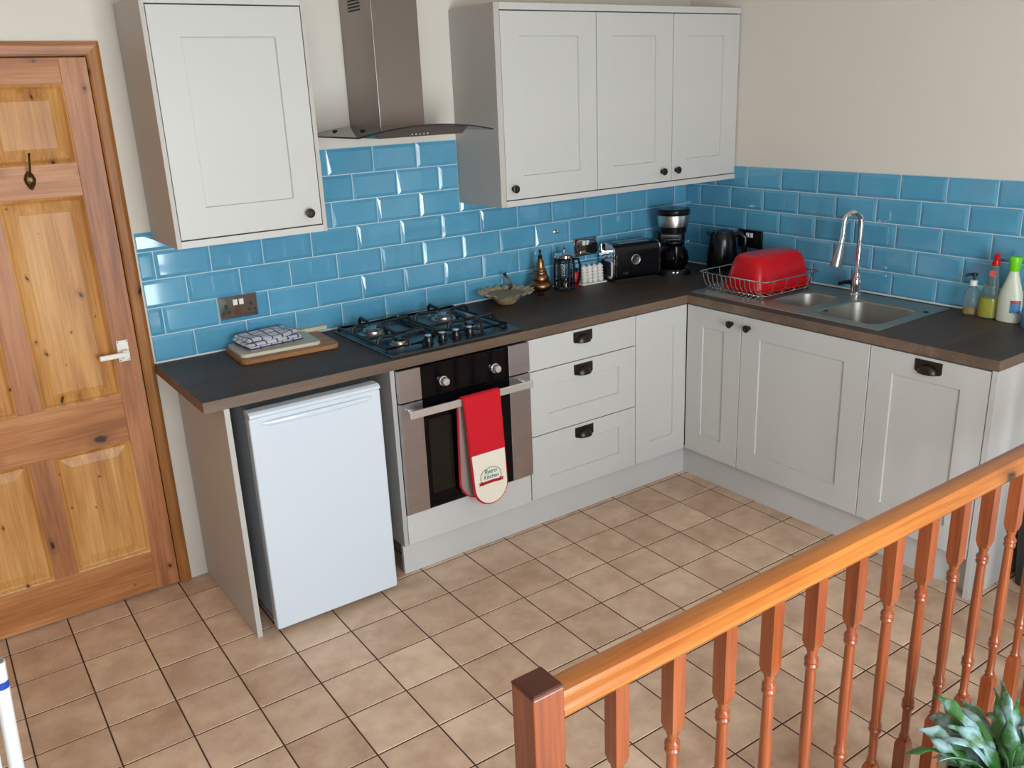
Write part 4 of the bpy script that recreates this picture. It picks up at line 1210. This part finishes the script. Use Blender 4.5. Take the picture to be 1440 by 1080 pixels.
bm = nb(); lathe(bm, [(.0165, 0), (.0165, .0008), (.015, .001), (.0145, .0002)], T(ox+.125, -TD/2-.0046, .106) @ RX(PI/2), 32, caps=False)
bm2 = nb()
box(bm, ox+.125-.011, ox+.125+.011, -TD/2-.0055, -TD/2-.0045, .1045, .1075)
for s_ in (-1, 1): box(bm, ox+.125-.008, ox+.125+.006, -TD/2-.0055, -TD/2-.0045, .106+s_*.0065-.001, .106+s_*.0065+.001)
obj('dial_marks', bm, M_blackm, to, local=True)
bm = nb(); lathe(bm, [(.002, 0), (.0016, .001)], T(ox+.07, -TD/2-.0002, .035) @ RX(PI/2), 8)
for k, (a, b) in enumerate(((0, .006), (.009, .005), (.016, .007), (.025, .005))):
    box(bm, ox+.052+a, ox+.052+a+b, -TD/2-.001, -TD/2, .040-.003*(k % 2), .048+.002*(k % 2))
obj('badge', bm, M_chrome, to, local=True)
bm = nb(); box(bm, ox+.02, ox+TL-.02, -TD/2+.012, TD/2-.012, 0, .013); obj('base', bm, M_blackm, to, local=True)
bm = nb(); tube(bm, [(ox+.018, -TD/2-.0008, .030), (ox+.018, -TD/2-.0008, .150)], .0016, 6); obj('chrome_line', bm, M_chrome, to, local=True)

# coffee maker
cm = thing('coffee_maker', 'black filter coffee maker with a steel band in the corner', 'coffee maker', (-.262, -.165, Z), rz=math.radians(-36))
bm = nb(); loft(bm, [[(x, y, z) for x, y in rrect(-.085+i_, .085-i_, -.105+i_, .095-i_, .05, 6)] for i_, z in ((0, 0), (0, .022), (.006, .030))]); obj('base', bm, M_black, cm, local=True, smooth=True)
bm = nb(); loft(bm, [[(x, y, z) for x, y in rrect(-.070, .070, .035, .095, .02, 5)] for z in (.029, .20)]); obj('water_tank', bm, M_black, cm, local=True, smooth=True)
bm = nb(); lathe(bm, [(.060, .200), (.066, .205), (.070, .235)], T(0, -.005, 0), 40); obj('filter_holder', bm, M_black, cm, local=True, smooth=True)
bm = nb(); lathe(bm, [(.0715, .2352), (.0735, .237), (.081, .292), (.080, .294)], T(0, -.005, 0), 40); obj('steel_band', bm, M_steel, cm, local=True, smooth=True, label='brushed steel band')
bm = nb(); lathe(bm, [(.083, .2945), (.085, .298), (.085, .316), (.078, .324), (0, .326)], T(0, -.005, 0), 40); obj('lid', bm, M_black, cm, local=True, smooth=True)
bm = nb(); lathe(bm, [(.056, 0), (.070, .012), (.078, .045), (.070, .085), (.048, .112), (.050, .122)], T(0, -.030, .031), 36); obj('carafe', bm, M_bglass, cm, local=True, smooth=True)
bm = nb(); tube(bm, [(.0, -.078, .148), (.0, -.118, .146), (.0, -.126, .110), (.0, -.112, .062), (0, -.093, .052)], .008, 10, flat=(1.3, .8)); obj('carafe_handle', bm, M_black, cm, local=True, smooth=True)
bm = nb(); lathe(bm, [(.048, .1535), (.052, .158), (.050, .166), (.02, .170)], T(0, -.030, 0), 32); obj('carafe_lid', bm, M_black, cm, local=True, smooth=True)
bm = nb()
for k in range(2): lathe(bm, [(.006, 0), (.006, .002), (0, .003)], T(-.01+k*.02, -.1048, .014) @ RX(PI/2), 12)
islands(bm, 'switch', M_steel, cm, local=True)

# kettle
kt = thing('kettle', 'black jug kettle in the corner behind the dish rack', 'kettle', (-.110, -.360, Z), rz=math.radians(-55))
bm = nb(); lathe(bm, [(.078, 0), (.080, .004), (.078, .018), (.070, .022)], None, 36); obj('power_base', bm, M_blackm, kt, local=True, smooth=True)
bm = nb(); lathe(bm, [(.070, .0225), (.074, .030), (.072, .10), (.064, .170), (.058, .196), (.054, .202)], None, 40); bd = obj('body', bm, M_black, kt, local=True, smooth=True)
bm = nb(); lathe(bm, [(.053, .2022), (.050, .212), (.020, .218), (0, .219)], None, 36); obj('lid', bm, M_black, kt, local=True, smooth=True)
bm = nb(); tube(bm, [(.052, 0, .190), (.085, 0, .200), (.108, 0, .180), (.108, 0, .110), (.092, 0, .055), (.070, 0, .045)], [.010, .012, .011, .010, .009, .009], 12, flat=(1, 1.3)); obj('handle', bm, M_black, kt, local=True, smooth=True)
bm = nb(); prism(bm, [(-.050, .172), (-.082, .204), (-.076, .208), (-.046, .203)], -.014, .014); obj('spout', bm, M_black, kt, local=True, bevel=.003)
bm = nb(); lp = []
for z in (.050, .150):
    r_ = .0735 if z < .1 else .0680
    lp.append([((r_+d)*math.cos(a), (r_+d)*math.sin(a), z) for d, a in ((0, 1.95), (.0006, 1.85), (.0012, 1.75), (0, 1.70), (-.004, 1.83))])
loft(bm, lp); obj('water_gauge', bm, M_steel, kt, local=True)

# bottles
sp_ = thing('soap_bottle', 'clear pump soap bottle with a black pump, leftmost of the bottles by the sink', 'bottle', (-.060, -1.612, Z))
bm = nb(); lathe(bm, [(.026, 0), (.029, .003), (.029, .085), (.024, .098), (.013, .108), (.012, .114)], None, 30); obj('bottle', bm, M_plastclear, sp_, local=True, smooth=True)
bm = nb(); lathe(bm, [(.0262, .004), (.0262, .026), (0, .026)], None, 26); obj('soap', bm, M_amber, sp_, local=True, smooth=True)
bm = nb(); lathe(bm, [(.0135, .1142), (.0135, .134), (.009, .136)], None, 20); obj('collar', bm, M_whitep, sp_, local=True, smooth=True)
bm = nb(); lathe(bm, [(.005, .136), (.005, .152), (.011, .153), (.011, .163), (0, .165)], None, 16); tube(bm, [(0, 0, .158), (-.016, .016, .158), (-.024, .024, .152)], [.006, .005, .004], 8); obj('pump', bm, M_black, sp_, local=True, smooth=True)

yb_ = thing('washing_up_liquid', 'clear bottle of yellow-green liquid with a red cap, between the soap and the white bottle', 'bottle', (-.070, -1.684, Z))
ell0 = lambda s1, s2, z, oy=0: [(math.cos(2*PI*i/30)*s1, math.sin(2*PI*i/30)*s2+oy, z) for i in range(30)]
bm = nb(); loft(bm, [ell0(.024, .034, 0), ell0(.028, .038, .004), ell0(.028, .037, .060), ell0(.025, .031, .105, -.002), ell0(.018, .020, .150, -.006), ell0(.013, .013, .180, -.009), ell0(.012, .012, .205, -.010)]); obj('bottle', bm, M_plastgreen, yb_, local=True, smooth=True)
bm = nb(); loft(bm, [ell0(.0245, .0345, .004), ell0(.0245, .034, .060), ell0(.0235, .031, .078)]); obj('liquid', bm, M_yellow, yb_, local=True, smooth=True)
bm = nb(); lathe(bm, [(.0145, .2055), (.016, .212), (.013, .226), (.009, .229), (.011, .244), (.006, .252), (0, .253)], T(0, -.010, 0), 22); obj('cap', bm, M_red, yb_, local=True, smooth=True)
bm = nb(); lathe(bm, [(.013, 0), (.013, .0015), (0, .002)], T(-.0165, -.010, .176) @ RY(-PI/2), 20); obj('sticker', bm, M_lpink, yb_, local=True)

wb2 = thing('spray_bottle', 'tall milky white bottle with a bright green cap at the right edge', 'bottle', (-.078, -1.768, Z))
ell = lambda s1, s2, z: [(math.cos(2*PI*i/32)*s1, math.sin(2*PI*i/32)*s2, z) for i in range(32)]
bm = nb(); loft(bm, [ell(.024, .040, 0), ell(.028, .044, .004), ell(.028, .045, .070), ell(.027, .042, .110), ell(.021, .027, .155), ell(.016, .018, .185), ell(.015, .016, .196)]); obj('bottle', bm, M_milk, wb2, local=True, smooth=True)
bm = nb(); lathe(bm, [(.018, .1962), (.019, .200), (.021, .225), (.023, .246), (.021, .250), (0, .252)], None, 28); obj('cap', bm, M_green, wb2, local=True, smooth=True)
lab = obj('label_patch', loft(nb(), [[(-.0289*math.cos(a)*1.0, -.0458*math.sin(a)*1.0, z) for a in [math.radians(18+i*7) for i in range(9)]] + [(-.0270*math.cos(a), -.0440*math.sin(a), z) for a in [math.radians(74-i*7) for i in range(9)]] for z in (.040, .075)]), M_lblue, wb2, local=True)
obj('label_band', loft(nb(), [[(-.0289*math.cos(a)*1.0, -.0458*math.sin(a)*1.0, z) for a in [math.radians(18+i*7) for i in range(9)]] + [(-.0270*math.cos(a), -.0440*math.sin(a), z) for a in [math.radians(74-i*7) for i in range(9)]] for z in (.0752, .088)]), M_lred, wb2, local=True)
bt = thing('sponge_tub', 'small blue plastic tub cut off by the right edge of the photo', 'tub', (-.105, -1.862, Z))
bm = nb(); lathe(bm, [(.030, 0), (.032, .003), (.036, .052), (.034, .052), (.030, .006), (0, .006)], None, 28); obj('tub_body', bm, M_tub, bt, local=True, smooth=True)

# dark bin beyond the end panel
bn = thing('waste_bin', 'dark bin on the floor beyond the end panel, at the right edge', 'bin', (-.21, -2.17, 0))
bm = nb(); loft(bm, [[(x, y, z) for x, y in rrect(-.37+i_, -.05-i_, -2.31+i_, -2.025-i_, .03, 4)] for i_, z in ((.02, 0), (.018, .004), (0, .36))]); obj('bin_body', bm, M_bin, bn, smooth=True)
bm = nb(); loft(bm, [[(x, y, z) for x, y in rrect(-.373, -.047, -2.313, -2.022, .03, 4)] for z in (.361, .385)]); obj('bin_rim', bm, M_bingreen, bn, smooth=True)

# ------------------------------------------------------------------ balustrade
YB = -2.4325
bl = thing('balustrade', 'orange-stained pine balustrade with square newel post and turned spindles', 'balustrade', (-1.5, YB, 0))
NS = .0595
nx0 = -2.855
bm = nb(); box(bm, nx0, nx0+NS, YB-NS/2, YB+NS/2, 0, .944)
nw = obj('newel_post', bm, M_newel, bl, bevel=.0025)
bm = nb(); stack(bm, Matrix(((1,0,0,0),(0,0,1,0),(0,-1,0,0),(0,0,0,1))), nx0, nx0+NS, YB-NS/2, YB+NS/2, [(0, .9442), (0.0005, .9475), (.003, .950)], back=.9441)
obj('worn_shaded_top', bm, M_newelcap, nw, label='worn top face, dark brown with shade painted in')
# handrail profile (y, z)
zt = .925
ry0, ry1 = YB-.031, YB+.031
hp = [(ry1-.006, zt-.046), (ry1-.001, zt-.038), (ry1, zt-.026), (ry1-.001, zt-.008), (ry1-.006, zt-.002), (YB+.012, zt), (YB-.006, zt-.001), (YB-.015, zt-.004), (YB-.0185, zt-.010), (YB-.0185, zt-.014), (YB-.024, zt-.019), (YB-.029, zt-.027), (YB-.029, zt-.036), (YB-.022, zt-.046)]
rx0, rx1 = nx0+NS, -.004
bm = nb(); loft(bm, [[(x, y, z) for y, z in hp] for x in [rx0+(rx1-rx0)*i/10 for i in range(11)]])
obj('handrail', bm, M_rail, bl, smooth=True, angle=28)
obj('base_rail', bx(rx0, rx1, YB-.030, YB+.030, 0, .035), M_rail, bl, bevel=.003)
def spindle():
    bm = nb(); s = .0150
    z0, z1 = .036, zt-.0455
    def sq(h, z): return [(-h, -h, z), (h, -h, z), (h, h, z), (-h, h, z)]
    loft(bm, [sq(s, z0), sq(s, .252), sq(.011, .266)])
    loft(bm, [sq(.011, .705), sq(s, .722), sq(s, z1)])
    prof = [(.010, .262), (.0115, .270), (.0125, .275), (.0095, .281), (.0100, .320), (.0108, .352), (.0140, .358), (.0150, .364), (.0120, .369), (.0145, .374), (.0140, .380), (.0108, .386),
            (.0118, .42), (.0128, .47), (.0128, .52), (.0118, .58), (.0108, .640), (.0104, .656), (.0138, .660), (.0148, .665), (.0120, .670), (.0148, .675), (.0140, .681), (.0100, .686), (.0098, .694), (.0120, .700), (.0110, .708)]
    lathe(bm, prof, None, 18)
    return bm
first = None
sx_ = [-2.661+k*.1345 for k in range(20)]
for k, x in enumerate(sx_):
    if x > -.03: break
    if first is None:
        first = obj('spindle', spindle(), M_spin, bl, local=True, smooth=True, angle=30)
        first.location = (x-(-1.5), 0, .036)
    else:
        c = first.copy(); COL.objects.link(c); c.parent = bl; c.location = (x-(-1.5), 0, .036); c.rotation_euler = (0, 0, (k % 4)*PI/2)

# ------------------------------------------------------------------ plant
pt = thing('potted_fern', 'blue-green fern in a tall cream planter in front of the spindles', 'plant', (-1.835, -2.735, 0))
bm = nb(); lathe(bm, [(.095, 0), (.100, .004), (.135, .37), (.140, .385), (.140, .405), (.128, .405), (.126, .385), (0, .385)], None, 48); obj('planter', bm, M_pot, pt, local=True, smooth=True)
bm = nb(); lathe(bm, [(.125, .3855), (.118, .392), (0, .395)], None, 32); obj('soil', bm, M_soil, pt, local=True, smooth=True)
def leaf(bm, base, az, el0, L, W, droop, lobes, seed):
    rnd = random.Random(seed)
    n = 16; P = Vector(base); d = None; rows = []
    el = el0; side = Vector((-math.sin(az), math.cos(az), 0))
    tw = rnd.uniform(-1.1, 1.1)
    for i in range(n+1):
        t = i/n
        dirv = Vector((math.cos(az)*math.cos(el), math.sin(az)*math.cos(el), math.sin(el)))
        nrm = side.cross(dirv).normalized()
        sd = (side*math.cos(tw*t)+nrm*math.sin(tw*t)).normalized()
        prof = (.12 + .88*min(1, max(0, (t-.22)/.15))) * (math.sqrt(max(0, 1-((t-.45)/.56)**2)) if t > .45 else 1)
        w = W*prof*(1+.5*math.sin(t*lobes*2*PI+rnd.random()*.6))
        w = max(w, .0015)
        wl = w*(1+rnd.uniform(-.15, .15)); wr = w*(1+rnd.uniform(-.15, .15))
        wav = .12*w*math.sin(t*17+seed)
        rows.append([P - sd*wl + nrm*(w*.25+wav), P - sd*wl*.5 + nrm*w*.05, P.copy(), P + sd*wr*.5 + nrm*w*.05, P + sd*wr + nrm*(w*.25-wav)])
        P = P + dirv*(L/n)
        el -= droop/n*(.4+1.2*t)
        az += rnd.uniform(-.04, .04)
    th = .0007
    vs = [[bm.verts.new(p) for p in r] for r in rows]
    for a, b in zip(vs, vs[1:]):
        for k in range(4): bm.faces.new([a[k], a[k+1], b[k+1], b[k]])
bm = nb(); rnd = random.Random(11)
for k in range(96):
    az = 2*PI*k*.618 + rnd.uniform(-.3, .3); rr = rnd.uniform(.01, .06)
    leaf(bm, (rr*math.cos(az), rr*math.sin(az), .393), az, rnd.uniform(.75, 1.5), rnd.uniform(.11, .23), rnd.uniform(.0105, .0165), rnd.uniform(.8, 2.7), rnd.choice([2.5, 3, 3.5, 4]), k)
o = obj('foliage', bm, M_leaf, pt, local=True, smooth=True, angle=180, recalc=False)
md = o.modifiers.new('thick', 'SOLIDIFY'); md.thickness = .0009

# ------------------------------------------------------------------ white tubes bottom left
def wtube(label, top, bot, r=.0155, band=True):
    top, bot = Vector(top), Vector(bot)
    t = thing('cardboard_tube', label, 'tube', tuple(bot))
    d = top-bot
    bm = nb(); tube(bm, [bot, bot+d*.3, bot+d*.7, top], r, 24)
    obj('tube_body', bm, M_whitep, t, smooth=True, angle=50)
    bm = nb(); tube(bm, [top-d*.001, top+d*.0008], r*.82, 24); obj('tube_end', bm, M_capw, t, smooth=True, angle=50, label='grey open end')
    if band:
        L_ = d.length; bm = nb(); tube(bm, [top-d*(.062/L_), top-d*(.045/L_)], r+.0006, 24); obj('blue_band', bm, M_blueb, t, smooth=True, angle=50, label='blue tape band')
wtube('white tube with a blue band standing on the floor at the lower left edge', (-3.507, -1.385, .700), (-3.545, -1.40, 0.0))
wtube('plain white tube beside the blue-banded one, cut by the lower left edge', (-3.548, -1.41, .690), (-3.590, -1.43, 0.0), band=False)

# ------------------------------------------------------------------ light
W = bpy.data.worlds.new('sky'); SC.world = W; W.use_nodes = True
nt = W.node_tree; bg = nt.nodes['Background']
sky = nt.nodes.new('ShaderNodeTexSky'); sky.sky_type = 'NISHITA'; sky.sun_disc = False; sky.sun_elevation = math.radians(40); sky.sun_rotation = math.radians(200)
nt.links.new(sky.outputs['Color'], bg.inputs['Color']); bg.inputs['Strength'].default_value = .25
def area(name, loc, rot, sx, sy, power, color):
    l = bpy.data.lights.new(name, 'AREA'); l.shape = 'RECTANGLE'; l.size = sx; l.size_y = sy; l.energy = power; l.color = color
    o = bpy.data.objects.new(name, l); COL.objects.link(o); o.location = loc; o.rotation_euler = rot
    return o
for n, ((a, b, c, d), pw) in enumerate(zip(WINS, (56, 158))):
    area('window_daylight_%d' % (n+1), ((a+b)/2, YR-.16, (c+d)/2), (PI/2, 0, 0), (b-a)+.1, (d-c)+.1, pw, (.82, .925, 1.0))
SC.view_settings.view_transform = 'Standard'; SC.view_settings.look = 'None'; SC.view_settings.gamma = 1
SC.view_settings.use_curve_mapping = False
SC.view_settings.exposure = 0.0

# ------------------------------------------------------------------ camera (solved from the photograph)
fpx = 1242.82
cam_loc = Vector((-3.49914, -3.37720, 1.82236))
yaw, pitch, roll = -.6026, -.3193, -.0425
d = Vector((math.sin(-yaw)*math.cos(pitch), math.cos(yaw)*math.cos(pitch), math.sin(pitch)))
r = d.cross(Vector((0, 0, 1))).normalized(); u = r.cross(d)
r2 = r*math.cos(roll)+u*math.sin(roll); u2 = -r*math.sin(roll)+u*math.cos(roll)
cd = bpy.data.cameras.new('camera'); cam = bpy.data.objects.new('camera', cd); COL.objects.link(cam)
Mx = Matrix((r2, u2, -d)).transposed().to_4x4(); Mx.translation = cam_loc
cam.matrix_world = Mx
cd.sensor_width = 36; cd.lens = fpx/1440*36; cd.clip_start = .05
SC.camera = cam
